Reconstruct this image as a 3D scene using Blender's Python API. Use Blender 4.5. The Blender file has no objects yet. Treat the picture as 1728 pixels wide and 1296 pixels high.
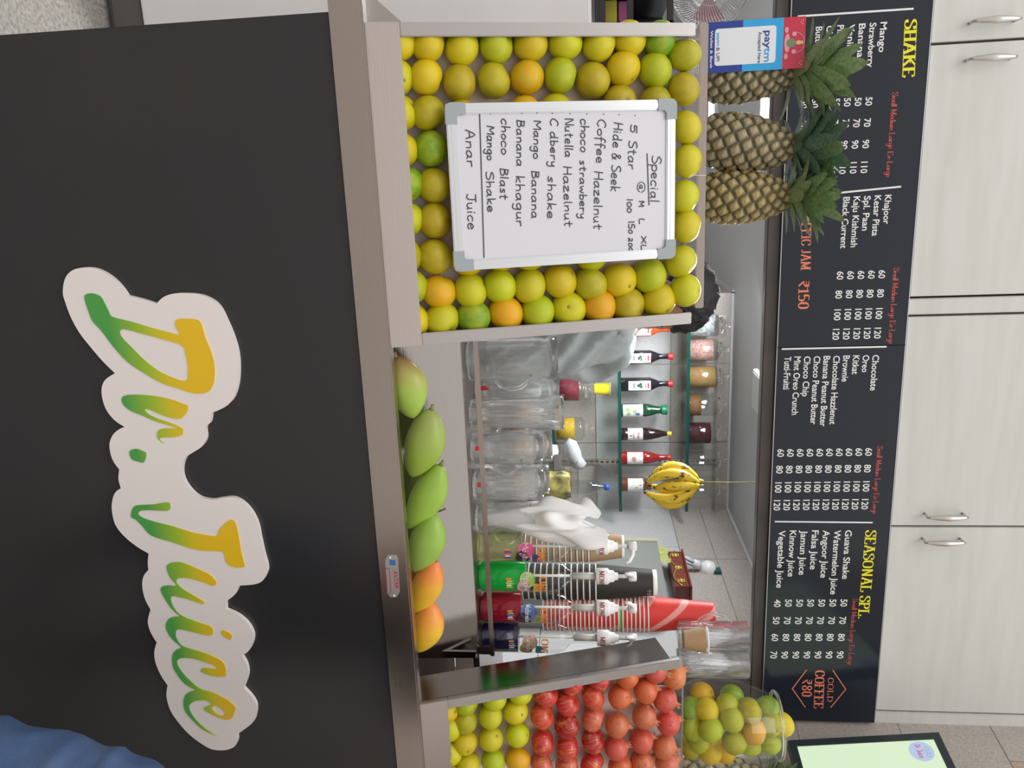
import bpy, bmesh, math, random
import numpy as np
from mathutils import Vector, Matrix, noise
R = math.radians
PI = math.pi
SC = bpy.context.scene
COL = SC.collection
random.seed(7)

# ---------------------------------------------------------------- camera
# The photograph lies on its side: the world's up is the picture's right.
FPX = 1290.0
CP, CQ = 648.0, 864.0                     # centre: p = picture y (world right), q = picture x (world up)
EYE = np.array([0.0, 0.0, 1.45])
_D = 12000.0
_v = np.array([5250.0, 226.0, FPX]); AX = _v / np.linalg.norm(_v)
_a = (226 * _D - FPX * FPX) / 5250.0
AZ = np.array([-_a, _D, -FPX]); AZ /= np.linalg.norm(AZ)
AY = -np.cross(AZ, AX)
cam_r = Vector((AX[0], AY[0], AZ[0])); cam_u = Vector((AX[1], AY[1], AZ[1])); cam_f = Vector((AX[2], AY[2], AZ[2]))
cd = bpy.data.cameras.new('camera'); cam = bpy.data.objects.new('camera', cd); COL.objects.link(cam)
xa, ya, za = cam_u, -cam_r, -cam_f
cam.matrix_world = Matrix(((xa.x, ya.x, za.x, EYE[0]), (xa.y, ya.y, za.y, EYE[1]), (xa.z, ya.z, za.z, EYE[2]), (0, 0, 0, 1)))
cd.sensor_width = 36; cd.lens = 36 * FPX / 1728; cd.clip_start = 0.05; cd.clip_end = 100
SC.camera = cam

# ---------------------------------------------------------------- world, lights, exposure
w = bpy.data.worlds.new('sky'); SC.world = w; w.use_nodes = True
nt = w.node_tree; nt.nodes.clear()
wo = nt.nodes.new('ShaderNodeOutputWorld'); bg = nt.nodes.new('ShaderNodeBackground')
tc = nt.nodes.new('ShaderNodeTexCoord'); sp = nt.nodes.new('ShaderNodeSeparateXYZ'); rp = nt.nodes.new('ShaderNodeValToRGB')
nt.links.new(tc.outputs['Generated'], sp.inputs[0]); nt.links.new(sp.outputs[2], rp.inputs[0])
rp.color_ramp.elements[0].position = 0.0; rp.color_ramp.elements[0].color = (0.54, 0.475, 0.43, 1)
rp.color_ramp.elements[1].position = 0.75; rp.color_ramp.elements[1].color = (0.92, 0.92, 0.92, 1)
nt.links.new(rp.outputs[0], bg.inputs[0]); bg.inputs[1].default_value = 1.3
nt.links.new(bg.outputs[0], wo.inputs[0])

def area(name, loc, target, size, power, col=(1, 1, 1), sy=None):
    l = bpy.data.lights.new(name, 'AREA'); l.energy = power; l.color = col; l.size = size
    if sy: l.shape = 'RECTANGLE'; l.size_y = sy
    o = bpy.data.objects.new(name, l); COL.objects.link(o); o.location = loc
    o.rotation_euler = (Vector(target) - Vector(loc)).to_track_quat('-Z', 'Y').to_euler()
    return o
area('street_daylight', (-1.2, -1.6, 7.2), (0.4, 1.6, 1.2), 4.5, 150, (1.0, 0.98, 0.95), 2.8)
area('kitchen_lamp', (0.4, 3.0, 2.12), (0.6, 3.2, 0), 0.6, 50, (0.95, 0.98, 1.0))
area('kitchen_lamp_left', (-0.9, 3.6, 2.12), (-0.9, 3.6, 0), 0.6, 48, (0.92, 0.97, 1.0))

SC.view_settings.view_transform = 'Standard'; SC.view_settings.look = 'None'
SC.view_settings.exposure = 0.0; SC.view_settings.gamma = 1.0; SC.view_settings.use_curve_mapping = False

# ---------------------------------------------------------------- geometry of the photograph
def ray(p, q):
    v = np.array([p - CP, q - CQ, FPX]); return np.array([v @ AX, v @ AY, v @ AZ])
def at(p, q, y=None, z=None, x=None):
    r = ray(p, q)
    t = y / r[1] if y is not None else ((z - EYE[2]) / r[2] if z is not None else x / r[0])
    return Vector(EYE + t * r)
def on_plane(p, q, o, n):
    r = ray(p, q); n = np.array(n); t = ((np.array(o) - EYE) @ n) / (r @ n); return Vector(EYE + t * r)
def depth(v):
    return (Vector(v) - Vector(EYE)).dot(cam_f)
def px(v):                               # metres covered by one photo pixel at v
    return depth(v) / FPX

# ---------------------------------------------------------------- materials
MATS = {}
def mat(name, col=(.5, .5, .5), rough=.5, metal=0., var=None, vs=8., bump=0., bs=60., spec=.5, emit=None, es=1., alpha=None, coat=0., objcol=False, stretch=None, sss=0.):
    if name in MATS: return MATS[name]
    m = bpy.data.materials.new(name); m.use_nodes = True; MATS[name] = m
    n = m.node_tree.nodes; L = m.node_tree.links; b = n['Principled BSDF']
    b.inputs['Base Color'].default_value = (*col, 1); b.inputs['Roughness'].default_value = rough; b.inputs['Metallic'].default_value = metal
    b.inputs['Specular IOR Level'].default_value = spec
    if coat: b.inputs['Coat Weight'].default_value = coat; b.inputs['Coat Roughness'].default_value = .08
    if sss: b.inputs['Subsurface Weight'].default_value = sss; b.inputs['Subsurface Radius'].default_value = (.01, .005, .002)
    c = n.new('ShaderNodeTexCoord'); mp = n.new('ShaderNodeMapping'); L.new(c.outputs['Object'], mp.inputs[0])
    if stretch: mp.inputs['Scale'].default_value = stretch
    base = None
    if objcol:
        oi = n.new('ShaderNodeObjectInfo'); base = oi.outputs['Color']
    if var or bump or objcol:
        t = n.new('ShaderNodeTexNoise'); t.inputs['Scale'].default_value = vs; t.inputs['Detail'].default_value = 4; L.new(mp.outputs[0], t.inputs[0])
        if objcol:                       # offset the noise per object so that copies differ
            ad = n.new('ShaderNodeVectorMath'); ad.operation = 'ADD'; L.new(mp.outputs[0], ad.inputs[0])
            L.new(oi.outputs['Random'], ad.inputs[1]); sc_ = n.new('ShaderNodeVectorMath'); sc_.operation = 'SCALE'
            L.new(ad.outputs[0], sc_.inputs[0]); sc_.inputs['Scale'].default_value = 1.0; L.new(sc_.outputs[0], t.inputs[0])
        if var:
            mx = n.new('ShaderNodeMix'); mx.data_type = 'RGBA'
            rr = n.new('ShaderNodeMapRange'); rr.inputs[1].default_value = .38; rr.inputs[2].default_value = .66; L.new(t.outputs[0], rr.inputs[0])
            L.new(rr.outputs[0], mx.inputs[0]); mx.inputs[7].default_value = (*var, 1)
            if base: L.new(base, mx.inputs[6])
            else: mx.inputs[6].default_value = (*col, 1)
            if objcol:
                ml = n.new('ShaderNodeMath'); ml.operation = 'MULTIPLY'; L.new(rr.outputs[0], ml.inputs[0]); ml.inputs[1].default_value = .5; L.new(ml.outputs[0], mx.inputs[0])
            L.new(mx.outputs[2], b.inputs['Base Color'])
        elif base: L.new(base, b.inputs['Base Color'])
    if bump:
        t2 = n.new('ShaderNodeTexNoise'); t2.inputs['Scale'].default_value = bs; t2.inputs['Detail'].default_value = 3; L.new(mp.outputs[0], t2.inputs[0])
        bp = n.new('ShaderNodeBump'); bp.inputs['Strength'].default_value = bump; bp.inputs['Distance'].default_value = .004
        L.new(t2.outputs[0], bp.inputs['Height']); L.new(bp.outputs[0], b.inputs['Normal'])
    if emit: b.inputs['Emission Color'].default_value = (*emit, 1); b.inputs['Emission Strength'].default_value = es
    return m

def thin_glass(name, tint=(.93, .96, .95), refl=.5, rough=.02):
    if name in MATS: return MATS[name]
    m = bpy.data.materials.new(name); m.use_nodes = True; MATS[name] = m
    n = m.node_tree.nodes; L = m.node_tree.links; n.remove(n['Principled BSDF']); o = n['Material Output']
    tr = n.new('ShaderNodeBsdfTransparent'); tr.inputs[0].default_value = (*tint, 1)
    gl = n.new('ShaderNodeBsdfGlossy'); gl.inputs['Roughness'].default_value = rough
    fr = n.new('ShaderNodeLayerWeight'); fr.inputs[0].default_value = .5
    pw = n.new('ShaderNodeMath'); pw.operation = 'POWER'; pw.inputs[1].default_value = 3.; L.new(fr.outputs['Facing'], pw.inputs[0])
    mu = n.new('ShaderNodeMath'); mu.operation = 'MULTIPLY_ADD'; mu.inputs[1].default_value = refl; mu.inputs[2].default_value = .04; mu.use_clamp = True; L.new(pw.outputs[0], mu.inputs[0])
    mx = n.new('ShaderNodeMixShader'); L.new(mu.outputs[0], mx.inputs[0]); L.new(tr.outputs[0], mx.inputs[1]); L.new(gl.outputs[0], mx.inputs[2])
    L.new(mx.outputs[0], o.inputs[0]); return m
def cut_glass(name):
    m = bpy.data.materials.new(name); m.use_nodes = True; MATS[name] = m
    n = m.node_tree.nodes; L = m.node_tree.links; n.remove(n['Principled BSDF']); o = n['Material Output']
    tr = n.new('ShaderNodeBsdfTransparent'); tr.inputs[0].default_value = (.97, .98, .98, 1)
    gl = n.new('ShaderNodeBsdfGlass'); gl.inputs['IOR'].default_value = 1.45; gl.inputs['Roughness'].default_value = .03
    df = n.new('ShaderNodeBsdfDiffuse'); df.inputs[0].default_value = (.9, .93, .95, 1)
    m1 = n.new('ShaderNodeMixShader'); m1.inputs[0].default_value = .85; L.new(tr.outputs[0], m1.inputs[1]); L.new(gl.outputs[0], m1.inputs[2])
    m2 = n.new('ShaderNodeMixShader'); m2.inputs[0].default_value = .035; L.new(m1.outputs[0], m2.inputs[1]); L.new(df.outputs[0], m2.inputs[2])
    L.new(m2.outputs[0], o.inputs[0]); return m
def solid_glass(name, col=(1, 1, 1), rough=0.0, bump=0., bs=40.):
    if name in MATS: return MATS[name]
    m = bpy.data.materials.new(name); m.use_nodes = True; MATS[name] = m
    b = m.node_tree.nodes['Principled BSDF']; b.inputs['Base Color'].default_value = (*col, 1)
    b.inputs['Roughness'].default_value = rough; b.inputs['Transmission Weight'].default_value = 1; b.inputs['IOR'].default_value = 1.45
    return m
def steel(name, col=(.62, .60, .58), rough=.28, st=(1, 40, 40)):
    if name in MATS: return MATS[name]
    m = mat(name, col, rough, 1.0, bump=.06, bs=14, stretch=st)
    n = m.node_tree.nodes; L = m.node_tree.links; b = n['Principled BSDF']
    t = n.new('ShaderNodeTexNoise'); t.inputs['Scale'].default_value = 3.; t.inputs['Detail'].default_value = 6
    c = n.new('ShaderNodeTexCoord'); L.new(c.outputs['Object'], t.inputs[0])
    r = n.new('ShaderNodeMapRange'); r.inputs[3].default_value = rough - .07; r.inputs[4].default_value = rough + .12; L.new(t.outputs[0], r.inputs[0]); L.new(r.outputs[0], b.inputs['Roughness'])
    return m

# ---------------------------------------------------------------- mesh builder
class MB:
    def __init__(s): s.v = []; s.f = []; s.m = []; s.k = 0; s.sm = []; s.smooth = False; s.xf = None
    def add(s, vs, fs, k=None):
        o = len(s.v)
        for a in vs:
            a = Vector(a)
            if s.xf is not None: a = s.xf @ a
            s.v.append(a)
        for f in fs: s.f.append([o + i for i in f]); s.m.append(s.k if k is None else k); s.sm.append(s.smooth)
        return s
    def box(s, a, b, k=None):
        x0, y0, z0 = a; x1, y1, z1 = b
        vs = [(x, y, z) for z in (z0, z1) for y in (y0, y1) for x in (x0, x1)]
        return s.add(vs, [(0, 2, 3, 1), (4, 5, 7, 6), (0, 1, 5, 4), (2, 6, 7, 3), (0, 4, 6, 2), (1, 3, 7, 5)], k)
    def bbox(s, a, b, bev=.003, k=None):  # box with chamfered edges
        bm = bmesh.new(); c = [(a[i] + b[i]) / 2 for i in range(3)]; d = [abs(b[i] - a[i]) for i in range(3)]
        bmesh.ops.create_cube(bm, size=1, matrix=Matrix.Translation(c) @ Matrix.Diagonal((*d, 1)))
        bmesh.ops.bevel(bm, geom=bm.edges[:], offset=min(bev, min(d) * .45), segments=2, affect='EDGES')
        return s.bm(bm, k)
    def bm(s, bm, k=None):
        bm.verts.index_update(); vs = [v.co.copy() for v in bm.verts]; fs = [[v.index for v in f.verts] for f in bm.faces]; bm.free(); return s.add(vs, fs, k)
    def lathe(s, prof, n=24, c=(0, 0, 0), k=None, rib=None, cap=True, xf=None, rj=999):
        vs = []; fs = []
        for j, (r, z) in enumerate(prof):
            for i in range(n):
                a = 2 * PI * i / n; rr = r * (1 + (rib(a, z) if rib and j < rj else 0))
                p = Vector((rr * math.cos(a), rr * math.sin(a), z))
                if xf: p = xf @ p
                vs.append(p + Vector(c))
        for j in range(len(prof) - 1):
            for i in range(n):
                i2 = (i + 1) % n; fs.append((j * n + i, j * n + i2, (j + 1) * n + i2, (j + 1) * n + i))
        if cap:
            if prof[0][0] > 1e-5: fs.append(tuple(range(n - 1, -1, -1)))
            if prof[-1][0] > 1e-5: fs.append(tuple((len(prof) - 1) * n + i for i in range(n)))
        return s.add(vs, fs, k)
    def tube(s, pts, r, n=8, k=None, cap=True, closed=False):
        pts = [Vector(p) for p in pts]; N = len(pts); rs = r if isinstance(r, (list, tuple)) else [r] * N
        vs = []; fs = []; up = None
        for i, p in enumerate(pts):
            t = (pts[min(i + 1, N - 1)] - pts[max(i - 1, 0)]) if not closed else (pts[(i + 1) % N] - pts[i - 1])
            if t.length < 1e-9: t = Vector((0, 0, 1))
            t.normalize()
            if up is None: up = t.orthogonal().normalized()
            up = (up - t * up.dot(t)); up = up.normalized() if up.length > 1e-6 else t.orthogonal().normalized()
            sd = t.cross(up)
            for j in range(n):
                a = 2 * PI * j / n; vs.append(p + (up * math.cos(a) + sd * math.sin(a)) * rs[i])
        M = N if closed else N - 1
        for i in range(M):
            for j in range(n):
                j2 = (j + 1) % n; i2 = (i + 1) % N; fs.append((i * n + j, i * n + j2, i2 * n + j2, i2 * n + j))
        if cap and not closed: fs.append(tuple(range(n - 1, -1, -1))); fs.append(tuple((N - 1) * n + j for j in range(n)))
        return s.add(vs, fs, k)
    def prism(s, poly, fn, d0, d1, k=None):  # poly of 2-D points; fn(u, v, d) -> 3-D
        n = len(poly); vs = [fn(u, v, d0) for u, v in poly] + [fn(u, v, d1) for u, v in poly]
        fs = [tuple(range(n)), tuple(range(2 * n - 1, n - 1, -1))] + [(i, (i + 1) % n, n + (i + 1) % n, n + i)[::-1] for i in range(n)]
        return s.add(vs, fs, k)
    def sphere(s, c, r, n=16, m=10, k=None, xf=None):
        pr = [(max(r * math.sin(PI * j / m), 0), -r * math.cos(PI * j / m)) for j in range(m + 1)]
        pr[0] = (1e-6, -r); pr[-1] = (1e-6, r)
        return s.lathe(pr, n, c, k, cap=False, xf=xf)
    def mesh(s, name, mats):
        me = bpy.data.meshes.new(name); me.from_pydata([tuple(v) for v in s.v], [], s.f)
        if not isinstance(mats, (list, tuple)): mats = [mats]
        for m in mats: me.materials.append(m)
        me.polygons.foreach_set('material_index', s.m); me.polygons.foreach_set('use_smooth', s.sm)
        me.validate(); me.update(); return me
    def build(s, name, mats, parent=None, loc=None):
        o = link(name, s.mesh(name, mats), parent, loc)
        if name == 'white_lettering': o['kind'] = 'stuff'
        return o
def link(name, me, parent=None, loc=None):
    o = bpy.data.objects.new(name, me); COL.objects.link(o)
    if parent is not None: o.parent = parent
    if loc is not None: o.location = loc
    return o
def S(): m = MB(); m.smooth = True; return m
def fix(o):                               # consistent outward normals
    bm = bmesh.new(); bm.from_mesh(o.data); bmesh.ops.recalc_face_normals(bm, faces=bm.faces); bm.to_mesh(o.data); bm.free(); return o
def tag(o, label, cat, group=None, kind=None):
    o['label'] = label; o['category'] = cat
    if group: o['group'] = group
    if kind: o['kind'] = kind
    return o
def thing(name, label, cat, loc=(0, 0, 0), group=None, rot=(0, 0, 0)):
    o = bpy.data.objects.new(name, None); COL.objects.link(o); o.location = loc; o.rotation_euler = rot; o.empty_display_size = .02
    return tag(o, label, cat, group)
def struct(o):
    o['kind'] = 'structure'; return o
def copy_tree(o, parent=None):
    c = o.copy(); COL.objects.link(c); c.parent = parent
    for ch in list(o.children): copy_tree(ch, c)
    return c

# ---------------------------------------------------------------- lettering
def smooth_pts(pts, n=4):
    if len(pts) < 3: return pts
    out = []
    for i in range(len(pts) - 1):
        p0 = pts[max(i - 1, 0)]; p1 = pts[i]; p2 = pts[i + 1]; p3 = pts[min(i + 2, len(pts) - 1)]
        for k in range(n):
            t = k / n
            out.append(tuple(.5 * (2 * p1[d] + (p2[d] - p0[d]) * t + (2 * p0[d] - 5 * p1[d] + 4 * p2[d] - p3[d]) * t * t + (3 * p1[d] - p0[d] - 3 * p2[d] + p3[d]) * t ** 3) for d in (0, 1)))
    out.append(tuple(pts[-1])); return out
HAND = {
 'D': '.6,9.6 .4,0;.4,9.6 3.6,8.6 4.8,5 3.4,1 .2,0|5', 'W': '0,9.5 1.6,0 3.4,7 5.2,0 6.8,9.5|6.8',
 'S': '5,9 3,10 1,9 .5,7 3,5.3 5,3.5 4.5,1 2,0 0,1|5', 'p': '0,5 .2,0 0,-4;0,4 2,5.2 4,4 3.8,1 2,0 0,1|4', 'e': '0,2.6 3.5,3 3.4,4.8 1.8,5.3 .2,3.6 .3,1 2,0 4,.8|4',
 'c': '4,4.6 2,5.2 .2,3 .6,.6 2.2,0 4,.7|4', 'i': '.5,5 .5,1 1,0;.5,7.2 .7,7.6|1.2', 'a': '4,4.6 2,5.2 .2,3 .6,.4 2.4,.4 4,3 4,5;4,5 4,1 5,0|4.8', 'l': '.5,10 .4,1 1,0|1',
 '@': '', 'M': '0,0 .4,9 3,3 6,9 6.4,0|6.4', 'L': '.4,9 0,.4 4,0|4', 'X': '0,9 5,0;5,9 0,0|5', '5': '5,9.5 1,9.5;1,9.5 .6,5.5 3,6 4.6,4 4,1 2,0 0,.8|5', 't': '1.6,9 1.5,1 3,0;0,6 3.6,6.2|3.4',
 'r': '.3,5 .3,0;.3,3.6 1.6,5 3.4,5|3', '1': '1,9.5 1,0|1.6', '0': '2,6.5 .2,4 .4,1 2,0 4,1.6 4,5 2,6.5|4', '2': '.4,5.4 2,6.8 3.6,5.4 2.6,2.6 0,.2 4.4,.2|4.6', 'H': '.4,10 0,0;5,10 5,0;0,5 5,5.2|5',
 'd': '4,4.6 2,5.2 .2,3 .6,.4 2.6,.2 4,2;4,10 4,1 4.8,0|4.6', '&': '5,0 1.4,7 2.4,9 3.8,7.6 .6,3 1,.4 3,0 5,4|5', 'k': '.3,10 .3,0;3.6,5 .4,2.6 3.8,0|3.6', 'K': '.4,9.5 .2,0;4.6,9 .4,4.6 5,0|4.6', 'C': '5,8.6 3,10 .4,6.6 .4,2.4 2.6,0 5,1.2|5',
 'o': '2,5 .2,3.6 .4,.8 2,0 3.8,1.4 3.8,4 2,5|3.8', 'f': '3.6,9.4 2,10 1.2,7 1.2,-3;0,4.6 3,4.8|2.6', 'h': '.3,10 .3,0;.3,3.4 2,5 3.6,4 3.7,0|3.8', 'z': '0,5 4,5 0,0 4.4,.2|4.2', 'n': '.3,5 .3,0;.3,3.4 2,5 3.6,4 3.7,0|3.8',
 'u': '.3,5 .4,1 2,0 3.8,2;3.8,5 3.8,.8 4.6,0|4.2', 's': '3.4,4.8 1.6,5.2 .6,4 3,2 2.6,.3 0,.4|3.4', 'w': '0,5 1.2,0 2.8,4 4.4,0 5.6,5|5.6', 'b': '.4,10 .3,0;.3,3.4 2,5 3.8,3.6 3.4,.6 .4,.2|3.8', 'y': '.3,5 .8,2 2.6,1.8 3.8,4;3.9,5 3.6,-3 1.6,-4.4 .6,-3|4',
 'N': '.2,0 .4,10 4.8,0 5,10|5', 'B': '.6,9.6 .3,0;.3,9.4 4,8.6 3.6,6 .6,5.2 4.6,4 4.4,1 .2,0|4.8', 'g': '4,4.6 2,5.2 .2,3.2 .8,.6 3,.8 4,3.6;4,5 3.8,-3 2,-4.4 .4,-3|4.2', 'j': '1.8,5 1.6,-3 0,-3.6;1.8,7.4 2,7.8|2', 'A': '0,0 2.8,10 5.2,0;1,3.8 4.4,3.8|5.2',
 'J': '0,9.6 5,9.6;3.6,9.6 3.6,1.6 2,0 0,1.4|4.4', 'm': '.3,5 .3,0;.3,3.4 1.8,5 3,4 3,0;3,3.4 4.8,5 6,4 6,0|6.2', 'x': '0,5 4,0;4,5 0,0|4', '-': '0,3.4 3,3.4|3', 'E': '4.6,9.4 .4,9.4 .3,0 4.8,0;.3,5 4,5|4.8', '.': '.4,0 .8,.5|1', "v": '0,5 2,0 4,5|4',
}
SER = {  # upright letters drawn with a broad nib; a trailing ! gives the stroke ends serifs
 'S': '5.6,7.4 5,9.4 3,10 1,9 .9,7.2 3,5.6 5.4,4 5.6,1.6 3.4,0 1.2,.6 .6,2.8|6.2', 'H': '1.4,10 1.4,0!;6.6,10 6.6,0!;1.4,5 6.6,5|8', 'A': '.8,0 4,10;4,10 7.2,0!;1.9,3.4 6,3.4|8', 'K': '1.4,10 1.4,0!;6.8,10 1.6,4.6;3.2,6 7.2,0!|7.8',
 'E': '1.4,10 1.4,0!;1.4,10 6.2,10 6.2,8;1.4,5.2 4.6,5.2;1.4,0 6.4,0 6.4,2.2|7.2', 'O': '4,10 1.4,8.6 .9,5 1.4,1.4 4,0 6.6,1.4 7.1,5 6.6,8.6 4,10|8', 'N': '1.4,10 1.4,0;1.4,10 6.4,0;6.4,10 6.4,0|8', 'L': '1.4,10 1.4,0!;1.4,0 6,0 6,2.6|6.8',
 'P': '1.4,10 1.4,0!;1.4,10 4.6,9.8 6,7.6 4.6,5.2 1.4,5|6.8', '.': '1,.9 1,.1|2', 'T': '3.8,10 3.8,0!;.6,8 .6,10 7,10 7,8|7.6', 'R': '1.4,10 1.4,0!;1.4,10 4.6,9.8 6,7.6 4.6,5.2 1.4,5;4.2,5 6.8,0|7.4', 'F': '1.4,10 1.4,0!;1.4,10 6.2,10 6.2,8;1.4,5.2 4.6,5.2|6.6',
 'I': '1.6,10 1.6,0!|3.2', 'C': '6.4,7.2 5.8,9.2 4,10 1.6,8.8 .9,5 1.6,1.2 4,0 5.8,.8 6.6,2.8|7.2', 'J': '3.4,10 3.4,2 2,0 .8,1.2|4.8', 'M': '1.2,0 1.4,10;1.4,10 4.6,1;4.6,1 7.8,10;7.8,10 7.8,0!|9.2', 'D': '1.4,10 1.4,0!;1.4,10 4.6,9.4 6.8,7 6.8,3 4.6,.6 1.4,0|7.8',
 '1': '1,8.4 2.6,9.8 2.6,0!|4.6', '5': '5.4,9.9 1.6,9.9 1.3,5.4 3.4,6 5.6,4.4 5.2,1.2 3,0 1,1|6.4', '0': '3.2,10 1.3,8.4 1,5 1.3,1.6 3.2,0 5.1,1.6 5.4,5 5.1,8.4 3.2,10|6.4', '8': '3.2,10 1.4,8.6 1.6,6.4 4.8,4 5.2,1.6 3.2,0 1.2,1.6 1.6,4 4.8,6.4 5,8.6 3.2,10|6.4',
 '\u20b9': '.6,9.6 5.6,9.6;.6,7.2 5.6,7.2;2,9.6 4.2,8.8 4.4,6.2 2.6,4.8 .8,4.8 4.6,0|6.2',
}
def parse(tab, ch):
    g = tab.get(ch) or HAND.get(ch) or '|3'
    st, w_ = g.split('|'); out = []
    for s_ in st.split(';'):
        if not s_: continue
        bang = s_.endswith('!'); s_ = s_.rstrip('!')
        out.append(([tuple(float(c) for c in t.split(',')) for t in s_.split()], bang))
    return out, float(w_)
def stroke_text(mb, text, tab, fn, width, cap, pen, nib=None, gap=1.6, slant=0., jitter=0., sharp=False):
    """writes text from u=0 along +u, fitted to width; fn(u, v) -> 3-D; pen = stroke width; nib = thin width"""
    x = 0; items = []
    for ch in text:
        if ch == ' ': x += 3.4; continue
        st, w_ = parse(tab, ch)
        for pts, bang in st: items.append(([(a + x, b) for a, b in pts], bang))
        x += w_ + (gap if tab is HAND else .7)
    kx = width / max(x - gap, 1); ky = cap / 10.
    for pts, bang in items:
        P2 = [(a * kx + slant * b * ky, b * ky) for a, b in pts]
        if jitter: P2 = [(a + random.uniform(-jitter, jitter), b + random.uniform(-jitter, jitter)) for a, b in P2]
        straight = len(pts) <= 2 or (tab is SER and any(pts[i][0] == pts[i + 1][0] or pts[i][1] == pts[i + 1][1] for i in range(len(pts) - 1)) and len(pts) <= 4)
        Q2 = P2 if straight else smooth_pts(P2, 4)
        ribbon(mb, Q2, fn, pen, nib)
        if bang and nib:
            for e in (P2[0], P2[-1]):
                ribbon(mb, [(e[0] - pen * 1.15, e[1]), (e[0] + pen * 1.15, e[1])], fn, nib, None)
_rc = [0]
def ribbon(mb, pts, fn, pen, nib=None):
    n = len(pts); vs = []; _rc[0] += 1; lift = Vector((0, -.00003 * (_rc[0] % 9), 0))
    for i in range(n):
        a = pts[max(i - 1, 0)]; b = pts[min(i + 1, n - 1)]; dx, dy = b[0] - a[0], b[1] - a[1]; l = math.hypot(dx, dy) or 1; dx /= l; dy /= l
        w_ = pen / 2 if nib is None else (nib + (pen - nib) * abs(dy) ** 1.5) / 2
        ex = 0
        if n > 1 and i == 0: ex = -w_ * .6
        if n > 1 and i == n - 1: ex = w_ * .6
        if nib: ex *= .3
        p = (pts[i][0] + dx * ex, pts[i][1] + dy * ex)
        vs.append(Vector(fn(p[0] + dy * w_, p[1] - dx * w_)) + lift); vs.append(Vector(fn(p[0] - dy * w_, p[1] + dx * w_)) + lift)
    mb.add(vs, [(2 * i, 2 * i + 2, 2 * i + 3, 2 * i + 1) for i in range(n - 1)])
_tc = {}
def font_geo(s_):
    if s_ not in _tc:
        cu = bpy.data.curves.new('t', 'FONT'); cu.body = s_; cu.size = 1; cu.resolution_u = 3; cu.offset = .014
        o = bpy.data.objects.new('t', cu); me = bpy.data.meshes.new_from_object(o)
        vs = [tuple(v.co) for v in me.vertices]; fs = [tuple(p.vertices) for p in me.polygons]
        bpy.data.objects.remove(o); bpy.data.curves.remove(cu); bpy.data.meshes.remove(me)
        x0 = min((v[0] for v in vs), default=0); x1 = max((v[0] for v in vs), default=1)
        _tc[s_] = (vs, fs, x0, x1)
    return _tc[s_]
def print_text(mb, s_, fn, width=None, cap=.01, k=None, bold=0.):
    """printed sans letters, baseline at v=0, starting at u=0; cap = capital height"""
    vs, fs, x0, x1 = font_geo(s_); ky = cap / .69; kx = (width / (x1 - x0)) if width else ky * .95
    mb.add([fn((v[0] - x0) * kx, v[1] * ky) for v in vs], fs, k)
    return (x1 - x0) * kx
# ================================================================ STRUCTURE
M_terr = mat('terrazzo', (.42, .40, .37), .35, var=(.25, .22, .19), vs=90)
M_wallg = mat('painted_wall', (.52, .53, .55), .7)
M_ceil = mat('ceiling_paint', (.50, .51, .52), .6)
M_tile = mat('beige_granite_tile', (.47, .43, .40), .35, var=(.36, .325, .30), vs=150)
M_tile2 = mat('pale_grey_tile', (.50, .50, .505), .3, var=(.46, .46, .46), vs=60)
M_tile3 = mat('brown_sandstone_tile', (.46, .36, .29), .5, var=(.38, .29, .23), vs=140)
M_grout = mat('grout', (.62, .58, .54), .8)
M_steel = steel('brushed_steel', (.46, .41, .38), .25)
M_steelv = steel('brushed_steel_upright', (.42, .39, .375), .25, (40, 1, 1))
M_steeld = steel('polished_steel', (.36, .33, .31), .12, (3, 30, 30))
M_dark = mat('dark_brown_metal', (.055, .045, .045), .32, var=(.09, .075, .07), vs=6)
M_lam = mat('pale_laminate', (.66, .67, .65), .38, var=(.61, .62, .59), vs=3., stretch=(1, 1, 9))
M_gap = mat('cabinet_carcass', (.10, .095, .09), .6)
M_white = mat('white_plastic', (.80, .80, .79), .3)
M_chrome = mat('satin_nickel', (.62, .60, .58), .25, 1.0)
M_black = mat('black_plastic', (.02, .02, .022), .35)

LEFTX = -4.2
fl = struct(MB().box((LEFTX, -6, -.05), (3.2, 6.5, 0)).build('floor', M_terr))
ce = struct(MB().box((LEFTX, 2.335, 2.155), (1.72, 6.5, 2.18)).build('ceiling', M_ceil))
wl = struct(MB().box((LEFTX, 2.3, 0), (LEFTX + .05, 6.5, 3)).build('wall_left', M_wallg))
wf = struct(MB().box((LEFTX, 6.3, 0), (.55, 6.4, 2.155)).build('wall_far', M_wallg))
def tile(parent, a, b, m): return MB().bbox(a, b, .0015).build('tile', m, parent)
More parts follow.
